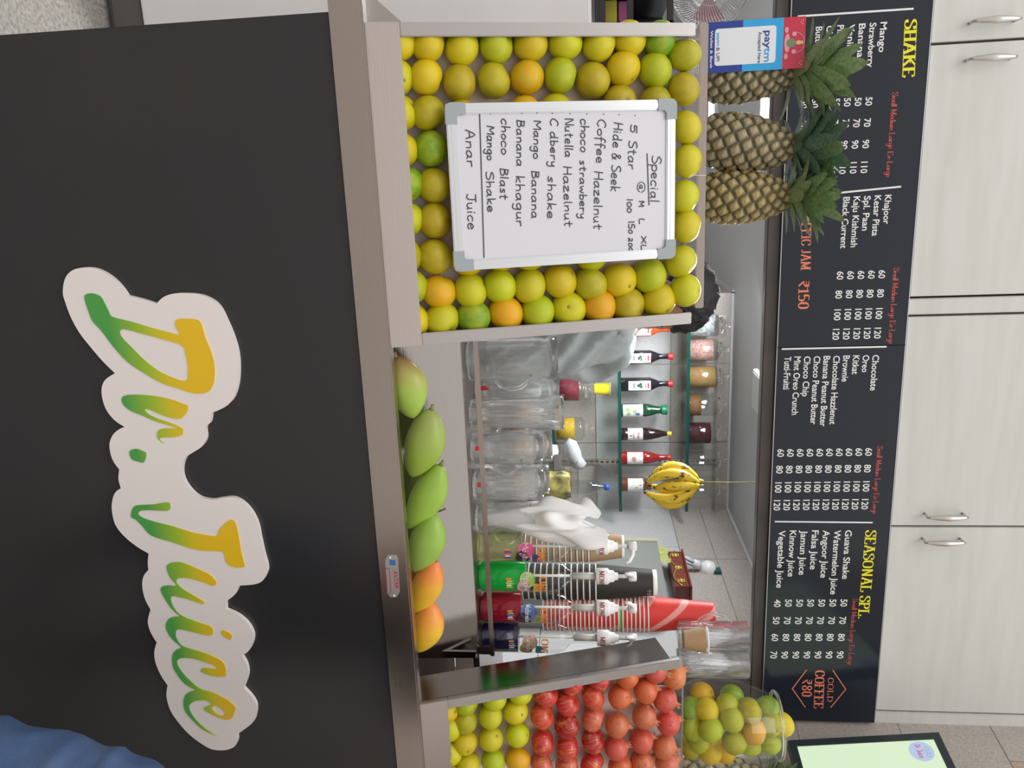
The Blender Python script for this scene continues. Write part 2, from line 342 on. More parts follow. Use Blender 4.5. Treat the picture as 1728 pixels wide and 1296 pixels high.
# back wall with horizontal courses of tiles
wb = struct(MB().box((.525, 3.935, 0), (1.70, 6.3, 2.155)).build('wall_back', M_grout))
courses = [(0, .45, 0), (.453, .90, 0), (.903, 1.15, 0), (1.153, 1.453, 0), (1.456, 1.843, 1), (1.846, 2.150, 0)]
for z0, z1, k in courses:
    x = .525
    for wd in (.355, .425, .395):
        x1 = min(x + wd, 1.692); tile(wb, (x, 3.928 - random.random() * .001, z0), (x1 - .003, 3.94, z1), M_tile2 if k else M_tile); x = x1
for z0, z1, k in courses:                # the return that runs back beside the passage
    y = 3.93
    for i in range(4):
        tile(wb, (.517, y, z0), (.527, y + .597, z1), M_tile2 if k else M_tile); y += .6
wr = struct(MB().box((1.690, 2.34, 0), (1.76, 3.97, 2.155)).build('wall_right', M_grout))
for z0, z1, k in [(0, .6, 1), (.603, 1.22, 1), (1.223, 1.843, 1), (1.846, 2.002, 0), (2.005, 2.152, 0)]:
    y = 3.93; off = .0 if k else .12
    for wd in (.47 + off, .58, .60, .60):
        y1 = max(y - wd, 2.345)
        if y - y1 > .01: tile(wr, (1.683, y1 + .003, z0), (1.695, y, z1), M_tile2 if k else M_tile)
        y = y1
# cornice line where ceiling meets walls
struct(MB().box((.51, 3.915, 2.143), (1.684, 3.93, 2.155)).box((.503, 3.915, 2.143), (.517, 6.3, 2.155)).box((1.672, 2.34, 2.143), (1.684, 3.93, 2.155)).build('trim_1', mat('plaster_white', (.6, .6, .6), .7)))
# lintel below the menu boards and its post
struct(MB().bbox((-2.6, 2.300, 1.952), (1.70, 2.338, 1.99)).box((-2.6, 2.31, 1.99), (1.72, 2.338, 2.36)).build('trim_2', M_dark))
struct(MB().bbox((1.597, 2.300, 0), (1.70, 2.338, 1.955)).build('trim_3', M_dark))
# outer side wall on the right, turned towards the street
WA = R(12.5); WO = Vector((1.752, 2.30, 0)); WD = Vector((math.sin(WA), -math.cos(WA), 0)); WN = Vector((-math.cos(WA), -math.sin(WA), 0))
def wpt(s_, z, d): return WO + WD * s_ + WN * d + Vector((0, 0, z))
def wbox(mb, s0, s1, z0, z1, d0, d1, k=None):
    vs = [wpt(a, z, d) for z in (z0, z1) for d in (d0, d1) for a in (s0, s1)]
    return mb.add(vs, [(0, 2, 3, 1), (4, 5, 7, 6), (0, 1, 5, 4), (2, 6, 7, 3), (0, 4, 6, 2), (1, 3, 7, 5)], k)
wo_ = struct(wbox(MB(), -.05, 2.2, 0, 3.1, -.08, 0).build('wall_outer_right', M_grout))
zz = [0, .6, 1.2, 1.80, 2.10, 2.43, 2.72, 3.08]
for i in range(len(zz) - 1):
    s_ = -.05 + (.0 if i % 2 else -.22)
    while s_ < 2.2:
        a, b = max(s_, -.05), min(s_ + .40, 2.2)
        if b - a > .02:
            wbox(MB(), a, b - .0025, zz[i], zz[i + 1] - .0025, 0, .0035 + random.random() * .001).build('tile', M_tile3 if (i >= 5 and s_ > .05) else M_tile, wo_)
        s_ += .40

# ================================================================ OVERHEAD CABINETS
def handle(parent, x, z0, z1, side):
    m = S(); zc = (z0 + z1) / 2; h = (z1 - z0) / 2; y = 2.300
    pts = []; rr = []
    for i in range(13):
        t = -1 + i / 6; pts.append((x, y - .030 - .006 * (1 - t * t), zc + t * h)); rr.append(.0035 + .006 * (1 - abs(t)) ** .7)
    m.tube(pts, rr, 10)
    for s_ in (-1, 1):
        m.tube([(x, y + .002, zc + s_ * h * .93), (x, y - .031, zc + s_ * h * .97)], .0042, 8)
    m.build('handle', M_chrome, parent)
def cabinet(label, x0, x1, splits, zb, zt, handles):
    t = thing('overhead_cabinet', label, 'cabinet', ((x0 + x1) / 2, 2.3, zb), 'pale overhead cabinets above the menu boards')
    ox = (x0 + x1) / 2
    def sub(o): o.location = Vector(o.location) - Vector(t.location); return o
    sub(MB().box((x0, 2.322, zb), (x1, 2.85, zt)).build('body', M_gap, t))
    for i in range(len(splits) - 1):
        d = sub(MB().bbox((splits[i] + .0035, 2.300, zb + .002), (splits[i + 1] - .0035, 2.321, zt), .0015).build('door', M_lam, t))
        for hx, z0, z1 in handles:
            if splits[i] < hx < splits[i + 1]: handle(d, hx, z0, z1, 0)
    return t
zb = 2.356; zt = 3.02
cabinet('pale overhead cabinet with two doors above the left menu board', -1.03, .3325, [-1.03, -.347, .332], zb, zt, [(-.392, 2.447, 2.565), (-.300, 2.447, 2.565)])
cabinet('pale overhead cabinet with two doors above the right menu board', .3855, 1.703, [.385, 1.043, 1.702], zb, zt, [(1.000, 2.45, 2.567), (1.083, 2.45, 2.567)])
struct(MB().bbox((.336, 2.302, zb), (.382, 2.5, zt)).build('trim_4', M_lam))
struct(MB().bbox((1.707, 2.302, zb), (1.755, 2.5, zt)).build('trim_5', M_lam))

# ================================================================ MENU BOARDS
YB = 2.286
M_menu = mat('menu_panel', (.016, .021, .032), .13, spec=.38)
M_ptw = mat('print_white', (.85, .86, .86), .5); M_pty = mat('print_yellow', (.85, .80, .02), .5); M_ptr = mat('print_red', (.62, .09, .08), .5); M_pto = mat('print_orange', (.80, .23, .13), .5)
M_alu = mat('aluminium_edge', (.62, .63, .65), .3, 1.0)
def bp(p, q): return at(p, q, y=YB)
def on_board(p, q, off=.0006):
    o = bp(p, q)
    return lambda u, v: (o.x + u, YB - off, o.z + v)
def scaleb(p, q): return px(bp(p, q))
def menu_row(mb, text, p0, q, p1=None, capq=10.5):
    """p0..p1 picture extent along the line, q the middle of the capitals"""
    s_ = scaleb(p0, q); o = bp(p0, q - capq * .47); wd = None
    if p1: wd = abs(bp(p1, q - .03 * (p1 - p0)).x - o.x)
    print_text(mb, text, lambda u, v: (o.x + u, YB - .0006, o.z + v), wd, capq * s_, bold=.00035)
def board(label, x0, x1):
    t = thing('menu_board', label, 'menu board', (0, 0, 0), 'black menu boards above the opening')
    MB().bbox((x0, YB, 1.990), (x1, YB + .012, 2.350), .001).build('panel', M_menu, t)
    MB().box((x0, YB - .0015, 1.9885), (x1, YB + .012, 1.9905)).box((x0, YB - .0015, 2.3495), (x1, YB + .012, 2.3515)).build('edge_strip', M_alu, t)
    return t
def bline(mb, p0, q0, p1, q1, th):
    a, b = bp(p0, q0), bp(p1, q1); ribbon(mb, [(a.x, a.z), (b.x, b.z)], lambda u, v: (u, YB - .0006, v), th)
left_b = board('left black menu board headed SHAKE, partly behind the pineapple crowns', -1.60, .4665)
right_b = board('right black menu board with SEASONAL SPL. and COLD COFFEE lettering', .468, 1.738)
def col_items(mb, names, p0, q0, dq, ends, ppr, prices, q0p, slope):
    for i, nme in enumerate(names):
        menu_row(mb, nme, p0 + i * slope, q0 - dq * i, (ends[i] if ends[i] else None))
    for i in range(len(names)):
        for pc, val in zip(ppr, prices[i] if isinstance(prices[0], list) else prices):
            menu_row(mb, val, pc - 8 + i * slope * .6, q0p - dq * i - (pc - ppr[0]) * .072, None, 10.5)
mw = MB()
col_items(mw, ['Mango', 'Strawberry', 'Banana', 'Vanilla', 'Pineapple', 'Chiku', 'Butter Scotch'], 37.5, 1491, 18.2, [88, 113, 97, 91, 0, 0, 0], [172, 208, 244, 281], ['50', '70', '90', '110'], 1466, 1.3)
mw.build('white_lettering', M_ptw, left_b); mw = MB()
col_items(mw, ['Khajoor', 'Kesar Pista', 'Spl. Paan', 'Kaju Kishmish', 'Black Current'], 329, 1498.5, 17.6, [378, 398, 389, 417, 419], [464, 496, 528, 561], ['60', '80', '100', '120'], 1488, .9)
for a_ in ((27.7, 1347, 14.8, 1540.6), (331, 1360, 315, 1519.6)): dm = MB(); bline(dm, *a_, .0048); dm.build('divider_line', M_ptw, left_b)
mw.build('white_lettering', M_ptw, left_b)
my = MB()
def head(mb, text, p0, q0, p1, q1, capq, pen=.0042, nib=.0014, dq=0):
    """serif heading whose baseline runs from (p0, q0) to (p1, q1)"""
    a, b = bp(p0, q0), bp(p1, q1); ln = (b - a).length; e = (b - a).normalized()
    stroke_text(mb, text, SER, lambda u, v: (a.x + e.x * u, YB - .0006, a.z + e.z * u + v), ln, capq * scaleb(p0, q0), pen, nib)
head(my, 'SHAKE', 34, 1527, 129, 1523, 19, .0078, .002); my.build('yellow_lettering', M_pty, left_b)
mr = MB()
for a_ in ((156, 1506, 298, 1495, 9), (452, 1508, 579, 1499, 9)): mr = MB(); head(mr, 'Small Medium Large Ex-Large', *a_, pen=.0022, nib=.0008); mr.build('red_lettering', M_ptr, left_b)
mo = MB(); head(mo, 'TRAFFIC JAM', 338, 1353.5, 454, 1351.5, 15.5, .0045, .0014); mo.build('orange_lettering', M_pto, left_b); mo = MB(); head(mo, '\u20b9150', 474, 1348, 520, 1347, 17, .006, .002); mo.build('orange_lettering', M_pto, left_b)
mw = MB()
col_items(mw, ['Chocolate', 'Oreo', 'Kitkat', 'Brownie', 'Chocolate Hazzlenut', 'Banana Peanut Butter', 'Choco Peanut Butter', 'Choco Chip', 'Mint Oreo Crunch', 'Tutti-Fruitti'],
          599, 1477.5, 16.5, [659, 628, 631.5, 644, 716, 719.5, 716, 669, 700, 657], [764, 792, 820, 850], ['60', '80', '100', '120'], 1465.7, .35)
mw.build('white_lettering', M_ptw, right_b); mw = MB()
pr = [['50', '70', '80', '90']] * 6 + [['40', '50', '60', '70']]
col_items(mw, ['Guava Shake', 'Watermelon Juice', 'Angoor Juice', 'Falsa Juice', 'Jamun Juice', 'Kinnow Juice', 'Vegetable Juice'],
          894.5, 1431.5, 18.7, [977, 1003, 975, 961, 970, 973, 992], [1019, 1048.5, 1077, 1106.5], pr, 1423.8, .1)
for a_ in ((589, 1320, 585, 1495), (880, 1308, 881.7, 1471.7)): dm = MB(); bline(dm, *a_, .0048); dm.build('divider_line', M_ptw, right_b)
mw.build('white_lettering', M_ptw, right_b)
my = MB(); head(my, 'SEASONAL SPL.', 895, 1461, 1042, 1448, 17, .0062, .0018); my.build('yellow_lettering', M_pty, right_b)
mr = MB(); head(mr, 'Small Medium Large Ex-Large', 753, 1481, 866, 1472, 8.5, .0021, .0008); mr.build('red_lettering', M_ptr, right_b); mr = MB(); head(mr, 'Small Medium Large Ex-Large', 1010, 1439, 1121, 1431, 8, .0019, .0008); mr.build('red_lettering', M_ptr, right_b)
mo = MB(); head(mo, 'COLD', 1143, 1397.5, 1183, 1396, 8.6, .0035, .0012); mo.build('orange_lettering', M_pto, right_b); mo = MB(); head(mo, 'COFFEE', 1131, 1376, 1194, 1373.5, 14.8, .0062, .0018); head(mo, '\u20b980', 1146, 1354, 1174, 1353, 16, .0055, .0018)
mo.build('orange_lettering', M_pto, right_b)
for a_ in ((1131, 1405.5, 1163, 1427, 1193.6, 1401.7), (1130, 1361, 1162, 1337, 1193, 1358.6)):
    mo = MB(); bline(mo, a_[0], a_[1], a_[2], a_[3], .0032); bline(mo, a_[2], a_[3], a_[4], a_[5], .0032); mo.build('chevron', M_pto, right_b)

# ================================================================ CEILING PANELS
M_lit = mat('lit_diffuser', (1, 1, 1), .5, emit=(.9, .96, 1.0), es=6.)
def panel_light(label, x, y, sz, lit):
    t = thing('ceiling_light', label, 'ceiling light', (x, y, 2.155), 'square panel lights on the kitchen ceiling')
    MB().bbox((-sz / 2, -sz / 2, -.022), (sz / 2, sz / 2, 0), .004).build('frame', M_white, t)
    MB().box((-sz / 2 + .012, -sz / 2 + .012, -.024), (sz / 2 - .012, sz / 2 - .012, -.0215)).build('diffuser', M_lit if lit else mat('unlit_diffuser', (.62, .64, .65), .4), t)
c0 = at(662, 1279, z=2.14); panel_light('square unlit ceiling panel light behind the hanging banana string', c0.x, c0.y, .17, False)
c1 = at(190, 1296, z=2.14); panel_light('bright square ceiling panel light seen between the first two pineapples', c1.x, c1.y, .22, True)
c2 = at(176, 1203, z=2.14); panel_light('small bright ceiling light low between the first two pineapples', c2.x, c2.y, .22, True)

# ================================================================ COUNTER
M_cblk = mat('black_laminate', (.022, .022, .025), .28, var=(.026, .025, .025), vs=4, spec=.55)
YF = 1.40
ct = thing('juice_counter', 'long black counter with a brushed steel edge and worktop', 'counter', (0, 0, 0))
L0, L1 = -.335, 2.25
MB().bbox((L0 + .012, YF, .04), (L1, YF + .55, 1.0045), .002).build('front_panel', M_cblk, ct)
MB().box((L0 + .04, YF + .04, 0), (L1, YF + .5, .04)).build('plinth', M_black, ct)
MB().bbox((L0 - .06, YF - .006, 1.0045), (L1, YF + .022, 1.0655), .003).build('edge_rail', M_steel, ct)
MB().box((L0 - .06, YF + .022, 1.0045), (L1, YF + .56, 1.028)).build('worktop', M_steel, ct)
MB().bbox((L0, 1.615, 1.148), (L1, 2.02, 1.163), .002).build('raised_shelf', M_steel, ct)
MB().box((L0 + .02, 1.97, 1.028), (L1, 1.985, 1.148)).build('shelf_support', M_steelv, ct)
# reclined back of the mango trough
bk = MB(); TX0, TX1 = .255, 1.005
a = [(TX0, 1.550, 1.028), (TX1 + .035, 1.550, 1.028), (TX1 + .068, 1.606, 1.163), (TX0, 1.606, 1.163)]
bk.add(a + [(x, y + .012, z - .006) for x, y, z in a], [(0, 1, 2, 3), (7, 6, 5, 4), (0, 4, 5, 1), (1, 5, 6, 2), (2, 6, 7, 3), (3, 7, 4, 0)])
bk.build('trough_back', M_steeld, ct)
MB().box((TX1 + .03, 1.572, 1.028), (1.051, 1.580, 1.163)).build('end_filler', M_steeld, ct)
bar = MB().bbox((TX0 - .02, 1.600, 1.192), (TX1 + .06, 1.610, 1.203), .002)
bar.build('guard_bar', M_steel, ct)
for bx_ in (TX1 + .035, TX0 - .01): MB().box((bx_, 1.601, 1.163), (bx_ + .02, 1.609, 1.193)).build('bar_bracket', M_steel, ct)

# maker's plate
pl = thing('maker_plate', 'small riveted metal nameplate with red lettering on the steel counter rail', 'nameplate', (0, 0, 0))
YP = YF - .0075
def on_f(p, q, y): return at(p, q, y=y)
def fpoly(mb, pts, y0, y1, k=None):
    w_ = [on_f(p, q, y0) for p, q in pts]; return mb.prism([(v.x, v.z) for v in w_], lambda u, v, d: (u, d, v), y0, y1, k)
fpoly(MB(), [(p, q) for q, p in ((655, 937), (667, 937), (671, 943), (674, 1000), (669, 1008), (659, 1008), (653, 1001), (650, 944))], YP, YP + .0015).build('plate', mat('plate_metal', (.62, .62, .62), .4, .8), pl)
m_ = MB(); fpoly(m_, [(945, 657), (945, 667), (954, 667.5), (954, 657.5)], YP - .0004, YP); m_.build('blue_logo', mat('print_blue', (.05, .16, .42), .5), pl)
m_ = MB(); o_ = on_f(963, 663.5, YP)
print_text(m_, 'AVTAR', lambda u, v: (o_.x + u, YP - .0005, o_.z + v + u * .02), .0405, .0085, bold=.0005)
for pa, pb in (((959, 650.5), (1001, 654)), ((959, 657), (1001, 660)), ((959, 650.5), (959, 657)), ((1001, 654), (1001, 660))):
    a, b = on_f(*pa, YP), on_f(*pb, YP); ribbon(m_, [(a.x, a.z), (b.x, b.z)], lambda u, v: (u, YP - .0005, v), .0012)
m_.build('red_lettering', mat('plate_red', (.55, .03, .06), .5), pl)
m_ = S()
for q, p in ((658, 941), (665, 1005)): c = on_f(p, q, YP); m_.sphere((c.x, c.y - .0005, c.z), .0022, 10, 6)
m_.build('rivet', M_white, pl)

# ================================================================ DR. JUICE SIGN
def c2(x, y): return (430 + y / 3.0135, 90 + x / 3.0135)       # -> (p, q)
def c3(x, y): return (830 + y / 2.7818, 140 + x / 2.7818)
def closed_smooth(pts, corners=(), n=4):
    N = len(pts); out = []
    for i in range(N):
        p0, p1, p2, p3 = pts[i - 1], pts[i], pts[(i + 1) % N], pts[(i + 2) % N]
        if i in corners: p0 = p1
        if (i + 1) % N in corners: p3 = p2
        for k in range(n):
            t = k / n
            out.append(tuple(.5 * (2 * p1[d] + (p2[d] - p0[d]) * t + (2 * p0[d] - 5 * p1[d] + 4 * p2[d] - p3[d]) * t * t + (3 * p1[d] - p0[d] - 3 * p2[d] + p3[d]) * t ** 3) for d in (0, 1)))
    return out
def P_(f, s_): return [f(*[float(v) for v in t.rstrip('c').split(',')]) for t in s_.split()], [t.endswith('c') for t in s_.split()]
o1, k1 = P_(c2, '48,190 60,120 95,80 150,65 210,68 270,95 320,135 355,175 377,207c 450,225 524,248c 560,215 610,198 680,195 750,203 810,230 850,270 880,330 910,400 935,480 944,560 940,650 920,720 885,765 840,790 805,803c 798,850 775,880 778,930 755,975 710,1005 675,1030 657,1075 660,1130 690,1185 740,1230 800,1245 850,1238 910,1233 960,1255')
o2, k2 = P_(c3, '790,90 820,150 835,220 850,290 866,350 862,385 840,420 800,435 732,440c 715,480 672,515c 673,553c 730,580 775,620 800,670 795,715 775,750 745,768c 768,810 775,860 755,922c 790,960 813,1000 812,1045 795,1085 722,1140c 725,1165 712,1195 670,1212 610,1210 560,1185 500,1140 450,1085 410,1025 392,960 397,908c 365,860 340,800 335,750 346,707c 318,660 304,610 317,553c 290,500 278,440 285,395 307,367c 304,330 308,290c 250,255 190,205 150,150 135,80 140,30')
o3, k3 = P_(c2, '318,1205 343,1188c 331,1140 335,1092c 300,1040 285,970 300,920 330,890 362,875c 310,840 265,780 245,700 260,640 313,602c 250,540 190,470 135,400 90,320 60,240')
def sub(pts, ks): return closed_smooth(pts, [i for i, k in enumerate(ks) if k])
outl = sub(o1 + o2 + o3, k1 + k2 + k3)
YS = YF - .010
def world2(pts, y): return [((v := at(p, q, y=y)).x, v.z) for p, q in pts]
def holed(mb, outer, holes, y0, y1):
    """flat letter with holes, extruded"""
    bm = bmesh.new(); loops = []
    for lp in [outer] + holes:
        vs = [bm.verts.new((u, y0, v)) for u, v in lp]; es = [bm.edges.new((vs[i], vs[(i + 1) % len(vs)])) for i in range(len(vs))]; loops += es
    bmesh.ops.triangle_fill(bm, edges=loops, use_beauty=True)
    r = bmesh.ops.extrude_face_region(bm, geom=bm.faces[:]); 
    for v in [g for g in r['geom'] if isinstance(g, bmesh.types.BMVert)]: v.co.y = y1
    bmesh.ops.recalc_face_normals(bm, faces=bm.faces); mb.bm(bm)
sg = thing('shop_sign', 'white scalloped cut-out sign with green to yellow script lettering on the black counter', 'sign', (0, 0, 0))
m_ = MB(); holed(m_, world2(outl, YS), [], YS, YF - .001); m_.build('backing', mat('sign_white', (.86, .80, .78), .32), sg)
m_ = MB(); holed(m_, [(u + .0008, v - .0007) for u, v in world2(outl, YS)], [], YS + .003, YF - .0005); m_.build('red_underlay', mat('sign_red', (.5, .02, .04), .5), sg)
mg = mat('sign_gradient', (1, 1, 1), .35); n_ = mg.node_tree.nodes; L_ = mg.node_tree.links
tc_ = n_.new('ShaderNodeTexCoord'); sx = n_.new('ShaderNodeSeparateXYZ'); L_.new(tc_.outputs['Object'], sx.inputs[0])
g0, g1 = at(570, 190, y=YS), at(1200, 322, y=YS); h0, h1 = at(570, 308, y=YS), at(1200, 385, y=YS)
ls = (g1.z - g0.z) / (g1.x - g0.x); w0 = h0.z - g0.z; w1 = h1.z - g1.z; lw = (w1 - w0) / (h1.x - h0.x)
def mth(op, a, b):
    m = n_.new('ShaderNodeMath'); m.operation = op
    for i, v in enumerate((a, b)):
        if isinstance(v, (int, float)): m.inputs[i].default_value = v
        else: L_.new(v, m.inputs[i])
    return m.outputs[0]
base_ = mth('ADD', mth('MULTIPLY', sx.outputs[0], ls), g0.z - ls * g0.x)
wid_ = mth('ADD', mth('MULTIPLY', sx.outputs[0], lw), w0 - lw * h0.x)
fac_ = mth('DIVIDE', mth('SUBTRACT', sx.outputs[2], base_), wid_)
cr = n_.new('ShaderNodeValToRGB'); L_.new(fac_, cr.inputs[0]); e_ = cr.color_ramp.elements
e_[0].position = 0; e_[0].color = (.075, .36, .07, 1); e_[1].position = 1; e_[1].color = (.83, .53, .015, 1)
x_ = e_.new(.42); x_.color = (.34, .52, .03, 1); x_ = e_.new(.72); x_.color = (.70, .55, .02, 1)
L_.new(cr.outputs[0], n_['Principled BSDF'].inputs['Base Color'])
LET = [(c2, '160,215 165,203 195,195 240,210 262,245 285,290 303,315 400,340 500,370 645,408c 635,385 622,360 623,335 650,325 720,327 752,345 775,420 800,480 820,550 822,620 812,665 790,695 750,705 700,700 640,680 560,655 470,605 380,545 310,470 245,385 200,335 180,285 165,240', ['340,395 352,378 390,383 470,405 560,430 655,460 675,510 687,570 684,635c 660,640 600,620 530,585 460,530 400,470 355,425']),
       (c2, '350,745 352,725 375,713 440,711 520,718 600,735 685,765c 686,790 665,820 640,833 600,828 550,812 500,790 470,783 470,793 490,812 540,835 600,855 655,880 662,900 655,915 620,925 547,930 550,945 567,958c 545,945 530,925 535,895 560,883 600,882 645,887c 600,870 520,845 450,815 400,795 365,770', []),
       (c2, '388,1005 400,990 430,987 473,1005c 472,1030 460,1055 430,1050 400,1038', []),
       (c3, '230,90 240,70 260,62 330,58 380,50 408,50c 412,70 405,85 380,88 300,85 268,90 262,105 285,122 340,140 420,160 520,190 600,205 630,205 640,180 670,145 700,130 720,150 735,220 745,280 763,350c 725,355 690,345 670,320 662,285 640,278 560,275 500,262 420,235 350,215 310,195 280,160 250,130 228,118', []),
       (c3, '395,360 400,340 425,330 470,332 540,360 600,390 628,425 612,440 570,425 500,405 455,403 440,415 445,430 470,455 530,490 570,515 560,525 500,505 440,490 418,490 415,510 430,545 465,580 540,610 600,630 612,655 600,673 550,665 480,648 445,645 436,665 445,695 475,725 540,745 600,765 655,795 672,830 672,865c 620,865 570,850 555,840 570,825 625,830 620,815 580,800 520,782 470,778 446,788 445,810 470,850 510,890 555,925 610,940 680,975 717,1010 712,1035 700,1060 670,1068 620,1050 575,1025 572,1010 600,1000 600,990 575,978 530,980 505,995 500,1015 520,1055 570,1105 628,1143c 570,1118 520,1075 480,1025 474,980 485,950 510,935 530,930 480,900 440,850 422,810 422,765 440,740 462,728 420,690 395,650 391,620 405,595 430,585 455,583 420,550 385,500 368,465 372,445 400,438 440,438 410,400', ['607,1010 625,1003 655,1020 670,1040 660,1050 635,1043 615,1028']),
       (c3, '650,655 665,650 698,668 695,692 680,688 660,675', [])]
for f, s_, hs in LET:
    m_ = MB(); holed(m_, world2(sub(*P_(f, s_)), YS), [world2(sub(*P_(f, h)), YS) for h in hs], YS - .0015, YS); m_.build('script_letter', mg, sg)
# ================================================================ SLANTED TRAYS
TO = Vector((0, 1.40, 1.066)); TV = Vector((0, .19, .586)).normalized(); TN = Vector((0, -TV.z, TV.y)); TU = Vector((1, 0, 0))
def tp(u, v, n): return TO + TU * u + TV * v + TN * n
def tray_at(p, q, n): return on_plane(p, q, TO + TN * n, TN)
TM = Matrix(((1, 0, 0, TO.x), (0, TV.y, TN.y, TO.y), (0, TV.z, TN.z, TO.z), (0, 0, 0, 1)))
def tmb(smooth=False):
    m = MB(); m.xf = TM; m.smooth = smooth; return m
M_bed = mat('cream_bed_board', (.80, .68, .60), .45, var=(.76, .64, .56), vs=5)
def tray(label, u0, u1, top):
    t = thing('display_tray', label, 'display tray', (0, 0, 0))
    tmb().bbox((u0, 0, -.012), (u1, .060, 0), .0015).box((u0, 0, -.10), (u1, .003, -.012)).build('front_lip', M_steel, t)
    for a, b in ((u0, u0 + .0235), (u1 - .0235, u1)):
        tmb().bbox((a, .0605, -.012), (b, top, 0), .0015).build('side_rail', M_steelv, t)
    tmb().box((u0, .003, -.100), (u0 + .002, top - .02, -.012)).build('side_panel', M_steeld, t)
    tmb().box((u1 - .002, .003, -.100), (u1, top - .02, -.012)).build('side_panel', M_steeld, t)
    tmb().box((u0 + .002, .003, -.068), (u1 - .002, top - .03, -.064)).build('bed', M_bed, t)
    tmb().box((u0 + .002, .003, -.100), (u1 - .002, top - .03, -.096)).build('back_panel', M_steel, t)
    return t
ltray = tray('left slanted steel tray holding only sweet limes around the whiteboard', -.303, .271, .616)
rtray = tray('right slanted steel tray holding limes, apples and pomegranates', 1.052, 1.47, .600)

# ---------------------------------------------------------------- sweet limes
M_lime = mat('sweet_lime_skin', objcol=True, var=(.56, .50, .015), vs=2.2, rough=.30, bump=.25, bs=520, spec=.5)
M_scar = mat('stem_scar', (.32, .24, .09), .7)
def lime_mesh(k):
    m = S(); rs = random.Random(k); n, r_ = 22, 14; pr = []
    for j in range(r_ + 1):
        a = PI * j / r_; r = math.sin(a); z = -math.cos(a)
        z *= .93 - .05 * math.exp(-((a - PI) / .3) ** 2) + .0 * rs.random()
        if a > PI - .35: z -= .05 * (1 - (PI - a) / .35)
        pr.append((max(r, 1e-5), z))
    m.lathe(pr, n, cap=False, rib=lambda a, z: .012 * math.sin(3 * a + k) + .010 * math.sin(2 * a + 2 * k))
    return m.mesh('sweet_lime', M_lime)
LM = [lime_mesh(k) for k in range(4)]
sc_m = S(); sc_m.lathe([(.001, -.01), (.08, -.008), (.10, .006), (.05, .014), (.001, .006)], 9, cap=False); SCAR = sc_m.mesh('stem_scar', M_scar)
LC = {'y': (.66, .50, .006), 'o': (.74, .37, .004), 'v': (.42, .36, .008), 'l': (.40, .48, .008), 'g': (.17, .38, .014), 'b': (.58, .56, .008)}
LW = {'y': 'yellow', 'o': 'orange-yellow', 'v': 'olive', 'l': 'yellow-green', 'g': 'green', 'b': 'bright yellow-green'}
def lime(pos, r, c, label, group, tilt=None, scar=True):
    rs = random.Random(hash((round(pos.x, 3), round(pos.z, 3))) & 0xffff)
    o = link('sweet_lime', LM[rs.randrange(4)]); o.location = pos; o.scale = (r, r, r)
    o.rotation_euler = (rs.uniform(-.9, .9) + (PI / 2 if rs.random() < .25 else 0), rs.uniform(-.9, .9), rs.uniform(0, 6.28))
    cc = LC[c]; o.color = (cc[0] * rs.uniform(.9, 1.1), cc[1] * rs.uniform(.9, 1.1), cc[2], 1)
    tag(o, label, 'fruit', group)
    if scar:
        s_ = link('stem_scar', SCAR, o); s_.location = (0, 0, .845)
    return o
ORD = ['first', 'second', 'third', 'fourth', 'fifth', 'sixth', 'seventh', 'eighth', 'ninth', 'tenth', 'eleventh']
LEFT = [
 ('lowest row behind the lip', [(664, 72, 'y'), (660, 131, 'b'), (667, 191, 'y'), (668, 252, 'y'), (677, 312, 'g'), (677, 371, 'b'), (676, 430, 'v'), (686, 483, 'l'), (688, 540, 'y')]),
 ('first full row above lip', [(722, 75, 'y'), (719, 130, 'y'), (722, 191, 'v'), (727, 251, 'g'), (733, 313, 'v'), (734, 372, 'v'), (733, 433, 'v'), (741, 492, 'o'), (746, 539, 'b')]),
 ('second full row above lip', [(779, 81, 'y'), (775, 140, 'v'), (782, 197, 'v'), (785, 254, 'v'), (788, 312, 'v'), (788, 436, 'y'), (794, 490, 'b'), (799, 535, 'g')]),
 ('third full row above lip', [(837, 77, 'l'), (833, 136, 'v'), (844, 428, 'y'), (843, 483, 'b'), (853, 529, 'o')]),
 ('fourth full row above lip', [(895, 74, 'y'), (889, 131, 'o'), (885, 192, 'o'), (893, 428, 'b'), (893, 483, 'b'), (907, 526, 'l')]),
 ('fifth full row above lip', [(953, 72, 'b'), (945, 128, 'l'), (937, 189, 'y'), (945, 474, 'y'), (959, 521, 'b')]),
 ('sixth full row above lip', [(1010, 74, 'b'), (1000, 136, 'v'), (998, 428, 'b'), (996, 479, 'v'), (1010, 517, 'o')]),
 ('row third from the top', [(1062, 65, 'y'), (1051, 116, 'y'), (1045, 174, 'v'), (1045, 473, 'y'), (1059, 515, 'v')]),
 ('row second from the top', [(1114, 67, 'g'), (1105, 119, 'l'), (1105, 176, 'v'), (1095, 465, 'l'), (1111, 507, 'y')]),
 ('topmost row', [(1155, 93, 'v'), (1153, 151, 'v'), (1156, 215, 'b'), (1158, 272, 'b'), (1153, 332, 'b'), (1156, 382, 'y'), (1148, 441, 'b'), (1156, 490, 'b')]),
]
for rn, row in LEFT:
    for i, (q, p, c) in enumerate(row):
        top = rn == 'topmost row'
        v = tray_at(p, q, -.036 if not top else -.028); r = (30.3 if not top else 28.5) * px(v); v = v if not rn.startswith('lowest') else v + TV * .010
        lime(v, r, c, '%s sweet lime, left tray, %s, %s from left' % (LW[c], rn, ORD[i]), 'sweet limes in the left tray')
